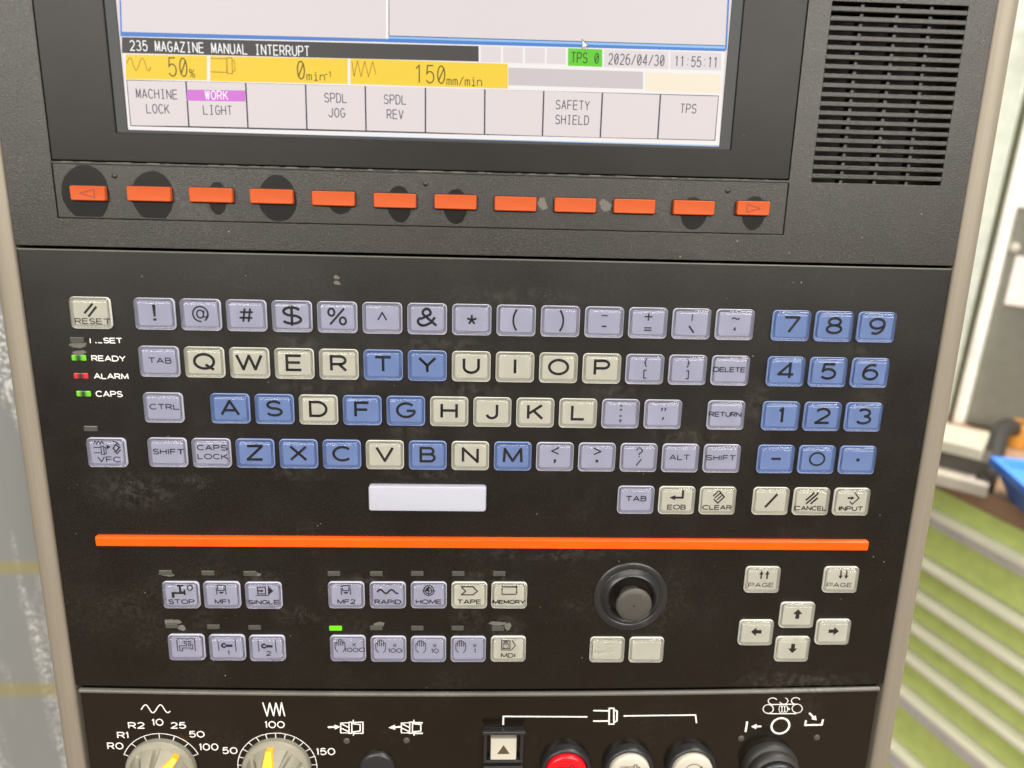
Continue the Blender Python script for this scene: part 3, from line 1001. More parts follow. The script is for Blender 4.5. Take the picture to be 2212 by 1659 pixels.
# ---- keys
KW, KH = 17.4, 13.9
CAPZ = [(1.02, 0.0), (1.7, 0.12), (2.35, 0.75), (2.85, 1.45), (3.0, 1.75), (3.04, 2.4)]
proto = {}
def key_at(x, y, color, legend=None, label=None, thin=False, scale=1.0):
    if color not in proto:
        proto[color] = obj("key", rbox(KW - 0.9, KH - 0.9, 1.5, [(-1, 0), (0.42, 0), (0.5, 0.1)], 4), M['b_' + color], con, (x, y, 0))
        o = proto[color]
    else:
        o = share("key", proto[color], con, (x, y, 0))
    if 'cap' not in proto:
        proto['cap'] = obj("clear_cap", rbox(KW, KH, 1.9, CAPZ, 5), M['clear'], o, smooth=True, auto=60)
        proto['rim'] = obj("key_gap", rbox(KW + 0.7, KH + 0.7, 2.1, [(0.02, 0), (0.06, 0)], 4), M['gap'], o)
    else:
        share("clear_cap", proto['cap'], o)
        share("key_gap", proto['rim'], o)
    kr, kl = 'r' + color, 'l' + color
    if kr not in proto:
        W2, H2 = KW + 0.15, KH + 0.15
        lo = [[(x, y, z) for x, y in rrect(W2, H2, 2.0, 5)] for z in (0.1, 1.1)]
        li = [[(x, y + 0.22, z) for x, y in rrect(W2 - 0.8, H2 - 1.0, 1.7, 5)] for z in (1.25, 0.5)]
        proto[kr] = obj("lit_edge", loft(lo + li, False, False), M['f_' + color], o, smooth=True, auto=40)  # pale ring painted as light gathered in the clear cap's edge
        proto[kl] = obj("label_plate", rbox(KW - 3.4, KH - 3.5, 0.9, [(0.45, 0), (0.84, 0), (0.9, 0.08)], 4), M['k_' + color], o, (0, 0.15, 0))
    else:
        share("lit_edge", proto[kr], o)
        share("label_plate", proto[kl], o, (0, 0.15, 0))
    if legend:
        k = Ink(0.93, fat=1.2)
        legend(k)
        obj("legend", k.vf(), M['ink_thin' if thin else 'ink'], o)
    cn_ = {'lav': 'lavender', 'cream': 'cream', 'blue': 'blue'}[color]
    tag(o, f"clear-capped {cn_} key {label}" if label else f"blank clear-capped {cn_} key")
    return o

def letter(c, h=6.5, th=1.04):
    def f(k):
        k.text(c, 0, -h / 2 + 0.5, h, 1.0, th)
    return f
def word(*lines, h=2.25, th=0.36, dx=0.0, y=0.6, wf=1.0, gap=0.34):
    def f(k):
        n = len(lines)
        for i, s in enumerate(lines):
            k.text(s, dx, y - h / 2 + ((n - 1) / 2 - i) * 4.3, h, wf, th, gap)
    return f
def draw(*ops):
    """list of drawing steps for an icon key"""
    def f(k):
        for op in ops:
            getattr(k, op[0])(*op[1:])
    return f
def both(*fs):
    def f(k):
        for g in fs:
            g(k)
    return f
low = lambda s, h=2.05, y=-3.3, th=0.42, wf=1.08: word(s, h=h, th=th, y=y, wf=wf, gap=0.30)

def _at(k):
    k.line(arc(0, .4, 3.3, 3.3, -60, 275, 34), .58)
    k.line(arc(-.1, .4, 1.45, 1.75, 0, 350, 24), .55, True)
    k.line([(1.6, 2.0), (1.25, -.2)] + arc(2.1, -.1, .9, .9, 200, 330, 8) + [(3.25, .4)], .5)
def _dollar(k):
    k.text('S', 0, -3.1, 7.2, 1.1, 1.0)
    k.line([(0, 5.1), (0, -4.1)], 1.0)
def _amp(k):
    k.line([(4.2, -2.9), (-1.6, 2.0)] + arc(-.2, 2.9, 1.75, 1.6, 205, -30, 14) + [(-2.5, .2)] + arc(-1.7, -1.1, 2.4, 1.8, 130, 300, 12) + [(1.6, -1.6), (3.5, .9)], .98)
def _star(k):
    for a in (90, 18, 162, 234, 306):
        k.line([(0, 0), (2.2 * cos(radians(a)), 2.2 * sin(radians(a)))], .75)
def _brace(k, s, x, y, h):
    k.line([(x + .7 * s, y + h), (x + .1 * s, y + h * .85), (x + .1 * s, y + h * .6), (x - .5 * s, y + h * .5), (x + .1 * s, y + h * .4), (x + .1 * s, y + h * .15), (x + .7 * s, y)], .42)
SYM = {
 '!': lambda k: (k.fill([(-.75, 4.2), (.75, 4.2), (.45, -1.1), (-.45, -1.1)]), k.fill([(-.7, -1.9), (.7, -1.9), (.7, -2.9), (-.7, -2.9)])),
 '@': _at,
 '#': lambda k: [k.line(p, .75) for p in ([(-.5, 3.3), (-1.5, -2.7)], [(1.9, 3.3), (.9, -2.7)], [(-2.6, 1.6), (3.0, 1.6)], [(-3.0, -.9), (2.6, -.9)])],
 '$': _dollar,
 '%': lambda k: (k.ring(-2.5, 2.3, 1.35, .8, 1.6), k.ring(2.5, -1.5, 1.35, .8, 1.6), k.line([(-3.2, -3.2), (3.2, 4.1)], .8)),
 '^': lambda k: k.line([(-1.9, -.8), (0, 2.6), (1.9, -.8)], .55),
 '&': _amp,
 '*': _star,
 '(': lambda k: k.line(arc(3.6, .3, 4.9, 6.4, 133, 227, 14), .72),
 ')': lambda k: k.line(arc(-3.6, .3, 4.9, 6.4, 47, -47, 14), .72),
 '_ -': lambda k: (k.line([(-1.5, 3.1), (1.5, 3.1)], .42), k.line([(-1.1, -1.8), (1.1, -1.8)], .62)),
 '+ =': lambda k: (k.line([(-1.8, 3.0), (1.8, 3.0)], .55), k.line([(0, 4.8), (0, 1.2)], .55), k.line([(-1.7, -2.1), (1.7, -2.1)], .5), k.line([(-1.7, -3.2), (1.7, -3.2)], .5)),
 '| \\': lambda k: (k.line([(0, 4.6), (0, 1.4)], .42), k.line([(-1.2, -.8), (1.2, -4.0)], .7)),
 '~ `': lambda k: (k.line([(-1.7, 2.6), (-1.0, 3.2), (-.3, 3.1), (.5, 2.6), (1.2, 2.6), (1.8, 3.2)], .5), k.disc(0, -2.1, .55), k.line([(-.3, -2.0), (.35, -1.1)], .35)),
 '{ [': lambda k: (_brace(k, 1, 0, 1.3, 3.9), k.line([(.8, -.3), (-.4, -.3), (-.4, -4.0), (.8, -4.0)], .42)),
 '} ]': lambda k: (_brace(k, -1, 0, 1.3, 3.9), k.line([(-.8, -.3), (.4, -.3), (.4, -4.0), (-.8, -4.0)], .42)),
 ': ;': lambda k: [k.fill([(-.5, y), (.5, y), (.5, y - .75), (-.5, y - .75)]) for y in (4.4, 2.5, -.5, -2.6)] + [k.line([(.4, -3.1), (-.3, -4.0)], .4)],
 '" \'': lambda k: [(k.disc(x, y, .45), k.line([(x + .3, y), (x - .3, y - 1.1)], .4)) for x, y in ((-.7, 2.9), (.9, 2.9), (.1, -1.6))],
 '< ,': lambda k: (k.line([(1.7, 4.6), (-1.7, 3.0), (1.7, 1.5)], .5), k.disc(0, -1.6, .62), k.line([(.45, -1.6), (-.4, -3.0)], .55)),
 '> .': lambda k: (k.line([(-1.7, 4.6), (1.7, 3.0), (-1.7, 1.5)], .5), k.fill([(-.65, -1.1), (.65, -1.1), (.65, -2.4), (-.65, -2.4)])),
 '? /': lambda k: (k.line(arc(0, 3.6, 1.4, 1.2, 170, -40, 10) + [(0, 2.1), (0, 1.5)], .45), k.fill([(-.3, .95), (.3, .95), (.3, .4), (-.3, .4)]), k.line([(-1.1, -3.7), (1.2, -.6)], .5)),
 '-': lambda k: k.line([(-2.3, .4), (2.3, .4)], .95),
 '.': lambda k: k.fill([(-.8, 1.1), (.8, 1.1), (.8, -.5), (-.8, -.5)]),
 'O': None,
}
def grid(c, r):
    return ((c - 6.5) * 20.0, -(r - 1.5) * 21.51)
NP = 286.14 - 130.0
KEYROWS = [
 [(i, s, 'lav') for i, s in enumerate(['!', '@', '#', '$', '%', '^', '&', '*', '(', ')', '_ -', '+ =', '| \\', '~ `'])],
 [(0, 'TAB', 'lav')] + [(i + 1, c, 'blue' if c in 'TY' else 'cream') for i, c in enumerate('QWERTYUIOP')] + [(11, '{ [', 'lav'), (12, '} ]', 'lav'), (13, 'DELETE', 'lav')],
 [(0, 'CTRL', 'lav')] + [(i + 1.5, c, 'blue' if c in 'ASFG' else 'cream') for i, c in enumerate('ASDFGHJKL')] + [(10.5, ': ;', 'lav'), (11.5, '" \'', 'lav'), (13, 'RETURN', 'lav')],
 [(0, 'SHIFT', 'lav'), (1, 'CAPS LOCK', 'lav')] + [(i + 2, c, 'blue' if c in 'ZXCBM' else 'cream') for i, c in enumerate('ZXCVBNM')] + [(9, '< ,', 'lav'), (10, '> .', 'lav'), (11, '? /', 'lav'), (12, 'ALT', 'lav'), (13, 'SHIFT', 'lav')],
]
for r, row in enumerate(KEYROWS):
    for c, s, colr in row:
        x, y = grid(c, r)
        if len(s) == 1 and s.isalpha():
            key_at(x, y, colr, letter(s), f"with the letter {s}")
        elif s in SYM:
            key_at(x, y, colr, SYM[s], "with the signs " + s if ' ' in s else "with the sign " + s)
        else:
            ls = s.split()
            big = len(s) >= 6 and len(ls) == 1
            lab = f"marked {s}"
            if s == 'SHIFT':
                lab += " beside the CTRL row" if c == 0 else " beside ALT"
            if s == 'TAB':
                lab += " beside Q"
            key_at(x, y, colr, word(*ls, h=2.0 if big else 2.3, th=0.40, dx=(-0.5 if c > 10 else 0.5 if c < 2 else 0), wf=0.98 if big else 1.08, gap=0.26 if big else 0.36), lab, thin=True)
for r, row in enumerate(('789', '456', '123', '-0.')):
    for i, c in enumerate(row):
        x, y = NP + 20 * i, -(r - 1.5) * 21.51
        if c in '-.':
            key_at(x, y, 'blue', SYM[c], "with a " + ("minus sign" if c == '-' else "decimal point"))
        elif c == '0':
            key_at(x, y, 'blue', letter('0', 6.2, .8), "with the digit 0")
        else:
            key_at(x, y, 'blue', letter(c, 6.8, 1.02), f"with the digit {c}")
# bottom row
y5 = -(4 - 1.5) * 21.51
key_at(4.5 * 20, y5, 'lav', word('TAB', h=2.3, th=.42, wf=1.08, y=.9), "marked TAB beside EOB")
key_at(5.5 * 20, y5, 'cream', both(draw(('line', [(2.6, 5.2), (2.6, 1.6), (-1, 1.6)], .9), ('fill', [(-3.9, 1.6), (-1.0, 2.9), (-1.0, .3)])), low('EOB', 2.1)), "marked EOB with a return arrow")
key_at(6.5 * 20, y5, 'cream', both(draw(('line', [(0, 5.1), (2.9, 2.2), (0, -1.0), (-2.2, 1.0)], .55), ('line', [(-2.6, 2.6), (-.3, 5.0)], .55), ('line', [(-1.8, 1.6), (.7, 4.0)], .5), ('line', [(-.6, .7), (1.6, 2.9)], .5)), low('CLEAR', 2.0)), "marked CLEAR")
key_at(NP, y5, 'cream', draw(('line', [(-2.7, -3.0), (2.7, 3.9)], 1.0)), "with a slanted stroke", thin=True)
key_at(NP + 20, y5, 'cream', both(draw(('line', [(-3.0, .8), (.8, 4.6)], .75), ('line', [(-2.6, -1.0), (2.9, 4.6)], .75), ('line', [(-.4, -1.0), (2.8, 2.2)], .75)), low('CANCEL', 1.9, wf=1.0)), "marked CANCEL", thin=True)
key_at(NP + 40, y5, 'cream', both(draw(('arrow', -2.4, 2.2, 1.0, 2.2, .9, 2.2, 1.6), ('line', [(.7, 5.0), (3.2, 2.2), (.3, -1.0), (-1.2, .4)], .5)), low('INPUT', 2.0)), "marked INPUT")
# space bar
x, y = U(923.5, 1078, 3.2)
obj("space_bar", rbox(55.6, 12.6, 1.3, [(-1, 0), (2.4, 0), (3.2, .15), (3.6, .5), (3.7, 1.2)], 5), M['space'], con, (x, y, 0), smooth=True, auto=35)

def PXK(u, v, color, legend, label, thin=False):
    x, y = U(u, v, 1.8)
    return key_at(x, y, color, legend, label, thin)
PXK(193.8, 676.5, 'cream', both(draw(('line', [(-2.5, -.2), (1.5, 4.2)], .8), ('line', [(-.9, -1.6), (3.0, 2.9)], .8)), word('RESET', h=2.2, th=.36, dx=.6, y=-3.6, wf=1.05)), "marked RESET with two slanted strokes")
def _vfc(k):
    k.line([(-5.4 + i * .75, 5.4 if i % 2 else 4.2) for i in range(7)], .34)
    k.line([(-5.6, 2.6), (-2.2, 2.6)], .34); k.line([(-5.6, .1), (-2.2, .1)], .34)
    k.rect(-2.2, -.7, -1.0, 3.2, .34); k.rect(-1.0, -.4, -.1, 2.6, .34)
    k.fill([(.3, 4.0), (.3, 1.8), (2.3, 3.0)])
    k.line([(3.2, 5.2), (4.4, 5.2), (6.2, 3.8)], .4); k.line([(3.4, .9), (4.8, -.3), (6.3, 1.6)], .4)
    k.line([(4.6, 4.2), (6.0, 2.8), (4.6, .8), (3.2, 2.2)], .5, True)
PXK(229.3, 979, 'lav', both(_vfc, word('VFC', h=2.4, th=.4, dx=.9, y=-3.1, wf=1.1)), "marked VFC with a spindle drawing")

def _tap(k, solid):
    pts = [(-4.3, -1.2), (-4.3, 1.8), (-.6, 1.8), (-.6, 4.6), (.5, 4.6), (.5, 2.2), (1.6, 2.2), (1.6, 3.2), (2.4, 3.2), (2.4, .2), (1.6, .2), (1.6, .8), (-3.0, .8), (-3.0, -1.2)]
    if solid:
        k.fill(pts); k.line([(-1.5, 4.8), (1.4, 4.8)], .7)
    else:
        k.line(pts, .36, True)
def _mf(k):
    k.line([(-2.4, 5.2), (-2.2, .5)], .4); k.line([(2.0, 5.2), (2.2, .5)], .4)
    k.rect(-1.6, 2.7, 1.4, 5.0, .4)
    k.fill([(-1.3, 2.0), (1.2, 2.0), (.5, 1.0), (-.6, 1.0)])
PXK(390, 1287, 'lav', both(lambda k: (_tap(k, True), k.ring(4.6, 3.9, 1.15, .42)), low('STOP', 2.1)), "marked STOP with a tap", )
PXK(478.5, 1287, 'lav', both(_mf, low('MF1', 2.1)), "marked MF1", True)
PXK(568.5, 1288.3, 'lav', both(draw(('rect', -2.6, 1.2, 1.2, 4.4, .42), ('arrow', -2.4, 2.8, .4, 2.8, .8, 1.8, 1.3), ('fill', [(2.4, .3), (2.4, 5.2), (5.0, 2.8)]), ('line', [(-3.6, .4), (2.6, .4)], .4)), low('SINGLE', 2.0)), "marked SINGLE with a block arrow", True)
def _tapf(k):
    k.line([(-4.3, -1.8), (-4.3, 4.6), (4.3, 4.6), (4.3, -1.8)], .36)
    k.line([(-3.2, -1.6), (-3.2, 1.2), (.2, 1.2), (.2, 2.6), (-.8, 2.6), (-.8, 3.6), (2.2, 3.6), (2.2, 2.6), (1.2, 2.6), (1.2, 1.2), (2.2, 1.2), (2.2, 1.9), (3.2, 1.9), (3.2, -.6), (2.2, -.6), (2.2, 0), (-1.9, 0), (-1.9, -1.6)], .34, True)
PXK(402, 1400.3, 'lav', _tapf, "with an outlined tap", True)
def _wr(s):
    def f(k):
        k.line([(-4.2, 4.8), (-4.0, -1.5)], .34); k.line([(4.2, 4.8), (4.4, -1.8)], .34)
        k.line(arc(-1.4, 1.6, 1.0, 1.0, 40, 320, 14), .75)
        k.line([(-.6, 1.5), (2.8, 1.4)], 1.1)
        k.text(s, .6, -3.7, 2.2, 1.0, .4)
    return f
PXK(490, 1401, 'lav', _wr('1'), "with a spanner and 1", True)
PXK(576.5, 1402.3, 'lav', _wr('2'), "with a spanner and 2", True)
PXK(747.5, 1287.3, 'lav', both(_mf, low('MF2', 2.1)), "marked MF2", True)
PXK(837.4, 1287.7, 'lav', both(lambda k: k.line([(-5.2 + i * .26, 2.3 + 1.0 * sin(i * .3 - .3)) for i in range(41)], .75), low('RAPID', 2.1)), "marked RAPID with a wave")
def _home(k):
    k.ring(0, 2.6, 2.5, .42); k.ring(0, 2.6, 1.6, .4)
    k.line([(-3.1, 2.6), (3.3, 2.6)], .4); k.line([(0, 5.3), (0, -.2)], .4)
    k.fill([(0, 2.6)] + arc(0, 2.6, 1.6, 1.6, 90, 180, 8))
PXK(926, 1287.5, 'lav', both(_home, low('HOME', 2.1)), "marked HOME with a target")
PXK(1013.7, 1287.7, 'cream', both(draw(('line', [(-3.9, 4.6), (1.8, 4.6), (4.0, 2.5), (1.8, .5), (-3.9, .5), (-1.8, 2.5)], .5, True)), low('TAPE', 2.1)), "marked TAPE with a pennant")
PXK(1100, 1288, 'cream', both(draw(('line', [(-3.6, 4.6), (3.6, 4.6)], .5), ('line', [(-3.6, .9), (3.6, .9)], .45), ('arrow', -3.6, .9, -3.6, 4.4, .45, 1.1, 1.2), ('arrow', 3.6, 4.6, 3.6, 1.1, .45, 1.1, 1.2), ('line', [(-3.6, 5.6), (-3.6, 4.6)], .35), ('line', [(3.6, 5.6), (3.6, 4.6)], .35)), low('MEMORY', 1.8, wf=1.0)), "marked MEMORY with a loop of arrows")
def hand(k, x, y, s, th=.34):
    fing = [(-2.0, 1.0, 2.6), (-1.0, 1.6, 3.9), (.05, 1.7, 4.5), (1.1, 1.4, 4.0)]
    pts = [(-1.2, -2.4), (-2.5, -.6), (-2.5, 2.4)]
    for fx, b_, t in fing[0:1]:
        pts += arc(-2.05, 2.5, .45, .45, 180, 0, 5)
    pts += [(-1.6, 1.4)]
    k.line([(x + px * s, y + py * s) for px, py in pts], th)
    for fx, t in ((-1.1, 3.8), (-.15, 4.4), (.85, 3.9)):
        q = [(fx - .48, 1.3), (fx - .48, t - .4)] + arc(fx, t - .4, .48, .45, 180, 0, 5) + [(fx + .48, 1.3)]
        k.line([(x + px * s, y + py * s) for px, py in q], th)
    q = [(1.33, 1.4), (1.4, 2.6)] + arc(1.85, 2.7, .45, .45, 180, 0, 5) + [(2.35, .2), (2.2, -.9), (1.2, -2.4)]
    k.line([(x + px * s, y + py * s) for px, py in q], th)
def _x(num):
    def f(k):
        hand(k, -3.7, 0.6, 1.0)
        k.line([(3.2 - .8, 3.2), (3.2 + .8, 1.6)], .3); k.line([(3.2 - .8, 1.6), (3.2 + .8, 3.2)], .3)
        k.text(num, 3.3, -1.6, 2.1, 1.0, .34, .26)
    return f
for (u, v), num in zip(((751, 1402.5), (838.7, 1404), (925.2, 1404.5), (1011.5, 1404.5)), ('1000', '100', '10', '1')):
    PXK(u, v, 'lav', _x(num), f"with a hand and times {num}", True)
def _mdi(k):
    k.rect(-3.4, .6, .8, 4.6, .42)
    hand(k, -1.3, 2.0, .55, .26)
    k.line([(-3.9, -.2), (1.6, -.2), (3.6, 2.3), (1.9, 4.8)], .4)
PXK(1098, 1404, 'cream', both(_mdi, low('MDI', 2.1, -3.3)), "marked MDI", True)
PXK(1312, 1405.5, 'cream', None, None)
PXK(1397, 1406, 'cream', None, None)
PXK(1648, 1254, 'cream', both(draw(('arrow', -1.0, .7, -1.0, 5.0, .8, 2.3, 1.9), ('arrow', 2.0, .7, 2.0, 5.0, .8, 2.3, 1.9)), word('PAGE', h=2.1, th=.32, dx=-.4, y=-2.6, wf=1.1)), "marked PAGE with two up arrows")
PXK(1817.6, 1254, 'cream', both(draw(('arrow', -.6, 5.0, -.6, .7, .8, 2.3, 1.9), ('arrow', 2.3, 5.0, 2.3, .7, .8, 2.3, 1.9)), word('PAGE', h=2.1, th=.32, dx=-.4, y=-2.6, wf=1.1)), "marked PAGE with two down arrows")
for u, v, dx, dy, nm in ((1723, 1330.5, 0, 1, "up"), (1634, 1368.5, -1, 0, "left"), (1800.7, 1367, 1, 0, "right"), (1712.5, 1404, 0, -1, "down")):
    PXK(u, v, 'cream', draw(('arrow', -2.6 * dx, .8 - 2.6 * dy, 2.8 * dx, .8 + 2.8 * dy, 2.0, 5.0, 2.7)), f"with a bold arrow pointing {nm}")

# ---- indicator lamps
ledp = {}
def led(u0, u1, v0, v1, m='led_off', label=None):
    x, y = U((u0 + u1) / 2, (v0 + v1) / 2, 0.4)
    if m not in ledp:
        ledp[m] = obj("indicator_lamp", rbox(6.2, 2.5, .35, [(-.5, 0), (.35, 0), (.55, .1), (.62, .3)], 3), M[m], con, (x, y, 0))
        o = ledp[m]
    else:
        o = share("indicator_lamp", ledp[m], con, (x, y, 0))
    if label:
        tag(o, label)
    return x, y
led(150.3, 182.5, 728, 741)
led(155, 185, 766, 780, 'led_green', "lit green lamp beside READY")
led(158.4, 191, 805, 819, 'led_red', "lit red lamp beside ALARM")
led(165, 195.7, 844, 857, 'led_green', "lit green lamp beside CAPS")
led(180, 212, 920, 932)
for a, b_, v in ((343, 372, 1237), (435, 463, 1238), (526, 553, 1239), (357, 385, 1352), (446.7, 475, 1354), (536, 564, 1355.5)):
    led(a, b_, v - 6, v + 6)
for a in (707, 798.6, 887, 975.6, 1064):
    led(a, a + 28.5, 1233.5, 1245)
led(710, 739.5, 1351, 1364, 'led_bright', "bright green lamp above the x1000 key")
for a, v in ((798.6, 1356.5), (887.5, 1357), (974.3, 1357), (1061.5, 1358)):
    led(a, a + 28, v - 6, v + 6)

def ptext(s, u0, u1, v0, v1, parent, z, th=.34, gap=0.28, m='white', name="panel_lettering"):
    """white print fitted to the box seen in the photo"""
    (xa, yb), (xb, yt) = U(u0, (v0 + v1) / 2, z), U(u1, (v0 + v1) / 2, z)
    yt, yb = U((u0 + u1) / 2, v0, z)[1], U((u0 + u1) / 2, v1, z)[1]
    h = (yt - yb) - th
    w = xb - xa - th
    nat = sum(GLYPH[c][0] for c in s) + gap * (len(s) - 1)
    wf = (w / h - gap * (len(s) - 1)) / sum(GLYPH[c][0] for c in s)
    k = Ink(z, .008)
    k.text(s, (xa + xb) / 2, yb + th / 2, h, wf, th, gap)
    return obj(name, k.vf(), M[m], parent)
ptext("SET", 223, 264.4, 729.6, 741.8, kp, .06, .42)
k = Ink(.06)
for a, b_ in (((194.5, 731), (195.5, 741)), ((206, 739), (209, 741)), ((212, 740), (221, 740.8))):
    k.line([U(*a), U(*b_)], .4)
obj("panel_lettering", k.vf(), M['white'], kp)
ptext("READY", 197.5, 271.5, 768, 780.5, kp, .06, .42)
ptext("ALARM", 202.5, 277.5, 806.5, 819, kp, .06, .42)
ptext("CAPS", 206.7, 264.7, 844.5, 857.5, kp, .06, .42)
# rubbed film beside the lamps
for u, v, rx, ry, sd in ((169, 745, 3.4, 1.5, 1), (171, 762, 3.0, 1.1, 2), (373, 1344, 3.6, 1.8, 4), (392, 1356, 2.2, 1.4, 5), (819, 1349, 3.0, 1.3, 6), (1075, 1347, 4.0, 1.3, 7), (1097, 1353, 1.5, 2.4, 8), (551, 1240, 2.6, 1.2, 9), (727, 599, 1.3, 0.8, 10), (728, 611, 1.4, 0.9, 11), (360, 1240, 3.4, 1.2, 12)):
    x, y = U(u, v, 0)
    blot("rubbed_patch", x, y, rx, ry, M['rub'], kp, .03, .13, seed=sd)

# greasy dust smears between the keys
def grime_mat():
    m = mat("dust_smear", (0.24, 0.225, 0.19), 0.8, spec=0.2)
    nt, b = nodes(m)
    tc = N(nt, "ShaderNodeTexCoord")
    mp = N(nt, "ShaderNodeMapping")
    mp.inputs["Location"].default_value = (-0.5, -0.5, 0)
    nt.links.new(tc.outputs["Generated"], mp.inputs[0])
    sx = N(nt, "ShaderNodeSeparateXYZ")
    nt.links.new(mp.outputs[0], sx.inputs[0])
    r2 = math_(nt, 'ADD', math_(nt, 'POWER', math_(nt, 'ABSOLUTE', sx.outputs[0]), 2.0), math_(nt, 'POWER', math_(nt, 'ABSOLUTE', sx.outputs[1]), 2.0))
    fall = ramp(nt, math_(nt, 'SQRT', r2), (0.08, gr(1)), (0.48, gr(0)))
    geo = N(nt, "ShaderNodeNewGeometry")
    n1 = ramp(nt, noise(nt, geo.outputs["Position"], 230, 6, 0.75, 0.3), (0.45, gr(0)), (0.70, gr(1)))
    n2 = ramp(nt, noise(nt, geo.outputs["Position"], 1100, 3, 0.7), (0.30, gr(0.2)), (0.70, gr(1)))
    a = math_(nt, 'MULTIPLY', math_(nt, 'MULTIPLY', fall, n1), math_(nt, 'MULTIPLY', n2, 0.27))
    nt.links.new(a, b.inputs["Alpha"])
    return m
M['grime'] = grime_mat()
for i, (u, v, w, h) in enumerate([(483, 934, 22, 6), (886, 934, 34, 10), (790, 812, 26, 12), (1010, 840, 60, 14), (640, 1022, 40, 10), (930, 1022, 60, 9), (1210, 1016, 40, 8), (1310, 847, 50, 10), (690, 836, 60, 10), (950, 745, 80, 10), (640, 742, 46, 9), (1640, 870, 20, 26), (1010, 1325, 22, 30), (1090, 1352, 26, 16), (790, 1255, 30, 12), (1060, 1255, 40, 16), (560, 1250, 26, 12), (1480, 940, 70, 12), (1840, 760, 40, 10), (1880, 850, 22, 30), (1120, 640, 90, 12), (300, 1060, 60, 26), (1180, 1190, 120, 14), (640, 1330, 30, 14), (420, 1040, 24, 10), (1730, 1470, 90, 14)]):
    x, y = U(u, v, 0)
    obj("dust_smear", ([(-w / 2, -h / 2, 0), (w / 2, -h / 2, 0), (w / 2, h / 2, 0), (-w / 2, h / 2, 0)], [(0, 1, 2, 3)]), M['grime'], kp, (x, y, 0.015 + 0.0007 * i))

# ---- joystick
x, y = U(1363, 1290.5, 1.0)
jb = obj("joystick_base", lathe([(18.6, -1), (18.6, .4), (18.0, .8), (15.8, .85), (15.2, .5), (14.6, .9), (13.7, 2.3), (12.4, 2.9), (11.2, 2.2), (10.5, -.3), (9.5, -.6)], 72), M['blackp'], con, (x, y, 0), smooth=True, auto=45)
js = obj("joystick", lathe([(6.0, -.6), (6.0, 3.0), (7.2, 5.0), (8.5, 6.6), (8.9, 7.4), (8.8, 8.2), (8.2, 8.7), (6.0, 9.0), (2.0, 9.1)], 64), M['joycap'], con, (x, y, 0), smooth=True, auto=60)
obj("joystick_dimple", lathe([(.45, 9.1), (.45, 9.16)], 12), M['gap'], js)

# ---- lower operation plate
PZ = 0.68
ROWY = -204.5
def pline(pts, th, closed=False, parent=lp, name="panel_symbol"):
    k = Ink(PZ, .008)
    k.line([U(u, v, PZ) for u, v in pts], th, closed)
    return obj(name, k.vf(), M['white'], parent)
# left selector scale
xl = U(345, 1600, PZ)[0]
x2 = -88.8
def scale(xc, a0, a1, ticks, R=20.4, r=17.6, closed=False):
    k = Ink(PZ, .008)
    k.line(arc(xc, ROWY, R, R, a0, a1, 48), .36)
    for t in ticks:
        k.line([(xc + r * cos(radians(t)), ROWY + r * sin(radians(t))), (xc + R * cos(radians(t)), ROWY + R * sin(radians(t)))], .36)
    obj("dial_scale", k.vf(), M['white'], lp)
scale(xl, 157, 23, [157 - i * 22.33 for i in range(7)])
scale(x2, 235, -55, [90 + i * 14.5 for i in range(-10, 11)])
pline([(305 + i * 1.56, 1531 - 8.5 * sin(i * .305 - .25)) for i in range(41)], .55)
pline([(567.5, 1517.5), (577, 1546.5), (582.5, 1518.5), (591, 1546), (596, 1518.5), (604, 1546), (608, 1518), (615, 1547)], .62)
for s, a, b_, c, d_ in (("R0", 231.7, 266.7, 1604, 1618.7), ("R1", 253, 278, 1581, 1595), ("R2", 276.7, 312.7, 1560, 1574), ("10", 328, 353, 1552.7, 1567.7), ("25", 368, 402, 1560, 1574), ("50", 408, 442, 1579, 1593), ("100", 430, 471.7, 1606, 1621), ("100", 571.7, 615, 1557.7, 1572.7), ("50", 480, 513, 1614, 1628.7), ("150", 683, 724, 1616, 1631)):
    ptext(s, a, b_, c, d_, lp, PZ, .56, .3)

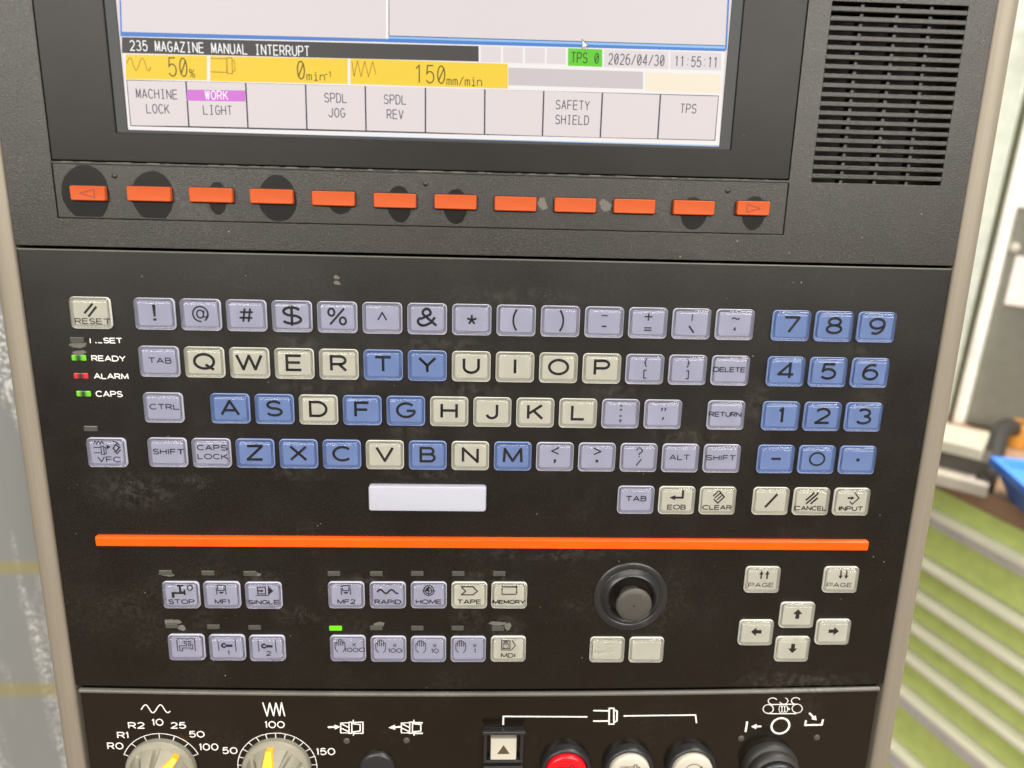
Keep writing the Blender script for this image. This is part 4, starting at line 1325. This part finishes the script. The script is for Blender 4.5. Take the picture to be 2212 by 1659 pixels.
def knob(xc, ang, label):
    n = 216
    nf = 9
    rings = [(17.6, 0.7), (17.6, 3.2), (17.0, 4.2), (14.9, 4.9), (14.2, 6.6), (12.0, 9.6), (9.6, 12.6), (7.6, 14.4), (6.9, 14.6), (6.5, 14.1), (3.0, 13.9)]
    loops = []
    for ri, (r, z) in enumerate(rings):
        L = []
        for i in range(n):
            t = 2 * pi * i / n
            ph = ((t - radians(ang)) * nf / (2 * pi) + 0.5) % 1.0
            g = max(0.0, 1 - abs(ph - 0.5) / 0.17)
            g = min(1, g * 3.5)
            zz, rr = z, r
            if 4 <= ri <= 7:
                zz -= (1.6, 3.6, 3.6, 1.6)[ri - 4] * g
                rr -= 0.9 * g
            L.append((rr * cos(t), rr * sin(t), zz))
        loops.append(L)
    o = obj("rotary_knob", loft(loops), M['knob'], con, (xc, ROWY, 0), smooth=True, auto=22)
    tag(o, label)
    w0, w1 = 3.6, 1.6
    a = radians(ang)
    def tr(px, py, pz):
        return (px * cos(a) - py * sin(a), px * sin(a) + py * cos(a), pz)
    V = [(-3, -w0, 13.0), (8, -w0, 12.0), (15.2, -w1, 4.4), (15.2, w1, 4.4), (8, w0, 12.0), (-3, w0, 13.0),
         (-3, -w0, 17.2), (8.2, -w0 * .8, 15.6), (15.6, -w1 * .9, 8.0), (15.6, w1 * .9, 8.0), (8.2, w0 * .8, 15.6), (-3, w0, 17.2)]
    F = [(6, 7, 10, 11), (7, 8, 9, 10), (0, 1, 7, 6), (1, 2, 8, 7), (2, 3, 9, 8), (3, 4, 10, 9), (4, 5, 11, 10), (5, 0, 6, 11), (5, 4, 1, 0), (4, 3, 2, 1)]
    obj("pointer", ([tr(*p) for p in V], F), M['yellow'], o, bevel=.35)
knob(xl, 48, "beige fluted knob on the R0 to 100 scale, its yellow pointer at 50")
knob(x2, 97, "beige fluted knob on the 50 to 150 scale, its yellow pointer near 100")

# tool clamp symbols
def clampsym(x0, out):
    k = Ink(PZ, .008)
    P = lambda u, v: U(x0 + u, 1553 + v, PZ)
    if not out:
        k.arrow(*P(0, 18), *P(27, 17), .95, 3.0, 2.9)
        k.line([P(27, 9), P(46, 8)], .5); k.line([P(27, 30), P(46, 30)], .5)
    else:
        k.arrow(*P(27, 17), *P(0, 19), .95, 3.0, 3.4)
        k.line([P(27, 9), P(46, 8)], .5); k.line([P(27, 30), P(46, 30)], .5)
    k.line([P(28, 8.5), P(28, 30)], .6)
    k.line([P(30, 11), P(46, 19)], .6); k.line([P(30, 20), P(46, 28)], .6)
    k.line([P(46, 7), P(52, 7), P(52, 31), P(46, 31)], .55, True)
    k.line([P(53, 10), P(70, 12), P(70, 26), P(53, 28)], .6)
    k.line([P(55, 2), P(55, 10)], .6); k.line([P(55.5, 28), P(55.5, 36)], .6)
    if not out:
        k.line([P(56, 7.5), P(76, 7), P(76, 31), P(56, 31)], .6)
    else:
        k.line([P(56, 8), P(74, 8.5)], .8); k.line([P(56, 31), P(74, 31)], .8)
    obj("panel_symbol", k.vf(), M['white'], lp)
clampsym(708, False)
clampsym(839, True)
for u, v in ((748.5, 1601), (878, 1600), (1601, 1595.5), (1764.6, 1593.5)):
    x, y = U(u, v, .7)
    obj("lamp_lens", lathe([(1.75, .5), (1.75, .75), (1.45, 1.0), (.6, 1.15)], 24), M['led_off'], con, (x, y, 0), smooth=True, auto=50)
x, y = U(814, 1640, 2)
obj("push_button", lathe([(9.2, 0), (9.2, 1.6), (8.8, 2.4), (7.8, 2.9), (5, 3.2), (1, 3.3)], 64), M['blackp'], con, (x, ROWY, 0), smooth=True, auto=50)

# spindle bracket
pline([(1087, 1566), (1087.5, 1547.5), (1269, 1548.5)], .75)
pline([(1347, 1546.5), (1502.5, 1544.5), (1504.5, 1562)], .75)
k = Ink(PZ, .008)
for pts, th, cl in (([(1281.5, 1535), (1315, 1535.5)], .8, False), ([(1281, 1557.5), (1314, 1557.5)], .8, False), ([(1316, 1530), (1326, 1530), (1326, 1564), (1315.5, 1564)], .72, True), ([(1327, 1534), (1333, 1536), (1332.5, 1557), (1327, 1560)], .8, False)):
    k.line([U(u, v, PZ) for u, v in pts], th, cl)
obj("panel_symbol", k.vf(), M['white'], lp)

# square button
x, y = U(1087.5, 1612, 3)
sq = obj("square_button_frame", plate(-10.4, 10.4, -9.6, 10.0, 0.4, 4.2, [(-8.6, 8.6, -7.9, 7.6)]), M['blackp'], con, (x, y, 0), bevel=.5)
obj("guard_lip", box(-11.2, 11.2, 9.2, 11.2, 4.25, 6.4), M['blackp'], sq, bevel=.6)
obj("button_cap", rbox(13.4, 12.6, .4, [(0.6, 0), (4.4, 0), (5.0, .15), (5.1, .4)], 3), M['bwhite'], sq, (0, -.3, 0))
k = Ink(5.14)
k.fill([(-3.3, -2.9), (3.3, -2.9), (0, 2.5)])
obj("triangle_mark", k.vf(), M['brass'], sq)
obj("square_button_frame", plate(-10.4, 10.4, -9.6, 10.0, 0.4, 4.2, [(-8.6, 8.6, -7.9, 7.6)]), M['blackp'], con, (x, y - 21.6, 0), bevel=.5)

def round_button(u, m, label, draw_fn):
    x = U(u, 1640, 5)[0]
    ringo = obj("round_button", lathe([(13.2, .4), (13.2, 4.6), (12.7, 5.4), (12.0, 5.7), (11.3, 5.3), (11.0, 4.0), (11.0, .6)], 80, top=False), M['blackp'], con, (x, ROWY, 0), smooth=True, auto=60)
    tag(ringo, label)
    cap = obj("button_cap", lathe([(10.7, .6), (10.7, 6.2), (10.3, 7.0), (9.3, 7.4), (6, 7.55), (1, 7.6)], 80), m, ringo, smooth=True, auto=60)
    k = Ink(7.63)
    draw_fn(k)
    obj("button_mark", k.vf(), M['ink_thin'], cap, (0, 2.0, 0))
def _spin(k):
    k.line([(-5.6, 2.6), (1.6, 2.6)], .4); k.line([(-5.6, -2.6), (1.6, -2.6)], .4); k.line([(-2.6, 2.4), (-2.6, -2.4)], .4); k.line([(-1.6, 2.4), (-1.6, -2.4)], .4)
    k.rect(1.8, -3.8, 3.2, 3.8, .45); k.line([(3.6, 2.8), (4.8, 2.2), (4.8, -2.2), (3.6, -2.8)], .45)
def _turn(k):
    k.line(arc(0, 0, 4.2, 4.0, 165, 15, 16), .36); k.line(arc(0, 0, 4.2, 4.0, -15, -165, 16), .36)
    k.fill([(4.8, 1.0), (3.2, 1.6), (4.2, 3.0)]); k.fill([(-4.8, -1.0), (-3.2, -1.6), (-4.2, -3.0)])
round_button(1224, M['red'], "red round push button in a black ring", _spin)
round_button(1361, M['bwhite'], "off-white round push button with a spindle mark", _spin)
round_button(1497, M['bwhite'], "off-white round push button with a turning arrow", _turn)

# selector at the right
k = Ink(PZ, .008)
def loopu(cu_, cv, ru, rv, a0, a1, th, n=20):
    k.line([U(cu_ + ru * cos(radians(a0 + (a1 - a0) * i / n)), cv - rv * sin(radians(a0 + (a1 - a0) * i / n)), PZ) for i in range(n + 1)], th)
loopu(1659.5, 1531.5, 11, 9.5, 0, 360, .42)
loopu(1722, 1530.5, 11, 9.5, 0, 360, .42)
for pts in ([(1662, 1522), (1720, 1521)], [(1660, 1541.5), (1720, 1541.5)]):
    k.line([U(*p, PZ) for p in pts], .5)
loopu(1669, 1514.5, 9.5, 7, 20, 250, .42); loopu(1719, 1514, 9.5, 7, 20, 250, .42); loopu(1693, 1514, 9, 7, 70, -160, .36)
for cx in (1686, 1692, 1698):
    loopu(cx, 1531.5, 3.2, 7.5, 0, 360, .3)
k.arrow(*U(1700, 1526, PZ), *U(1706, 1534, PZ), .3, 1.2, 1.2)
obj("conveyor_symbol", k.vf(), M['white'], lp)
k = Ink(PZ, .008)
x, y = U(1685.8, 1568, PZ)
k.ring(x, y, 4.75, 1.05)
k.line([U(1614, 1558.5, PZ), U(1610.5, 1581, PZ)], 1.0)
k.arrow(*U(1644.5, 1569, PZ), *U(1622.5, 1569.5, PZ), 1.0, 3.2, 2.8)
k.arrow(*U(1748, 1540, PZ), *U(1764, 1556, PZ), 1.0, 3.0, 2.8)
k.line([U(1741, 1556, PZ), U(1739.5, 1566.5, PZ), U(1775, 1565.5, PZ), U(1778, 1554, PZ)], 1.0)
obj("panel_symbol", k.vf(), M['white'], lp)
x = U(1677, 1640, 8)[0]
sw = obj("selector_switch", lathe([(15.2, .5), (15.2, 3.0), (14.6, 4.4), (13.6, 5.2), (13.4, 6.6), (14.0, 7.4), (13.8, 9.0), (12.8, 10.2), (11.9, 10.6), (11.2, 9.6)], 80), M['rubber'], con, (x, ROWY - 1.5, 0), smooth=True, auto=40)
tag(sw, "black round selector switch with a ridged collar under the conveyor symbol")
hd = join(lathe([(11.0, 9.2), (11.0, 12.0), (10.2, 12.8), (9.0, 13.0)], 64))
obj("switch_dial", hd, M['blackp'], sw, smooth=True, auto=40)
obj("switch_lever", box(-3.2, 3.2, -10.5, 10.8, 12.6, 20), M['rubber'], sw, rotz=radians(-38), bevel=1.2)
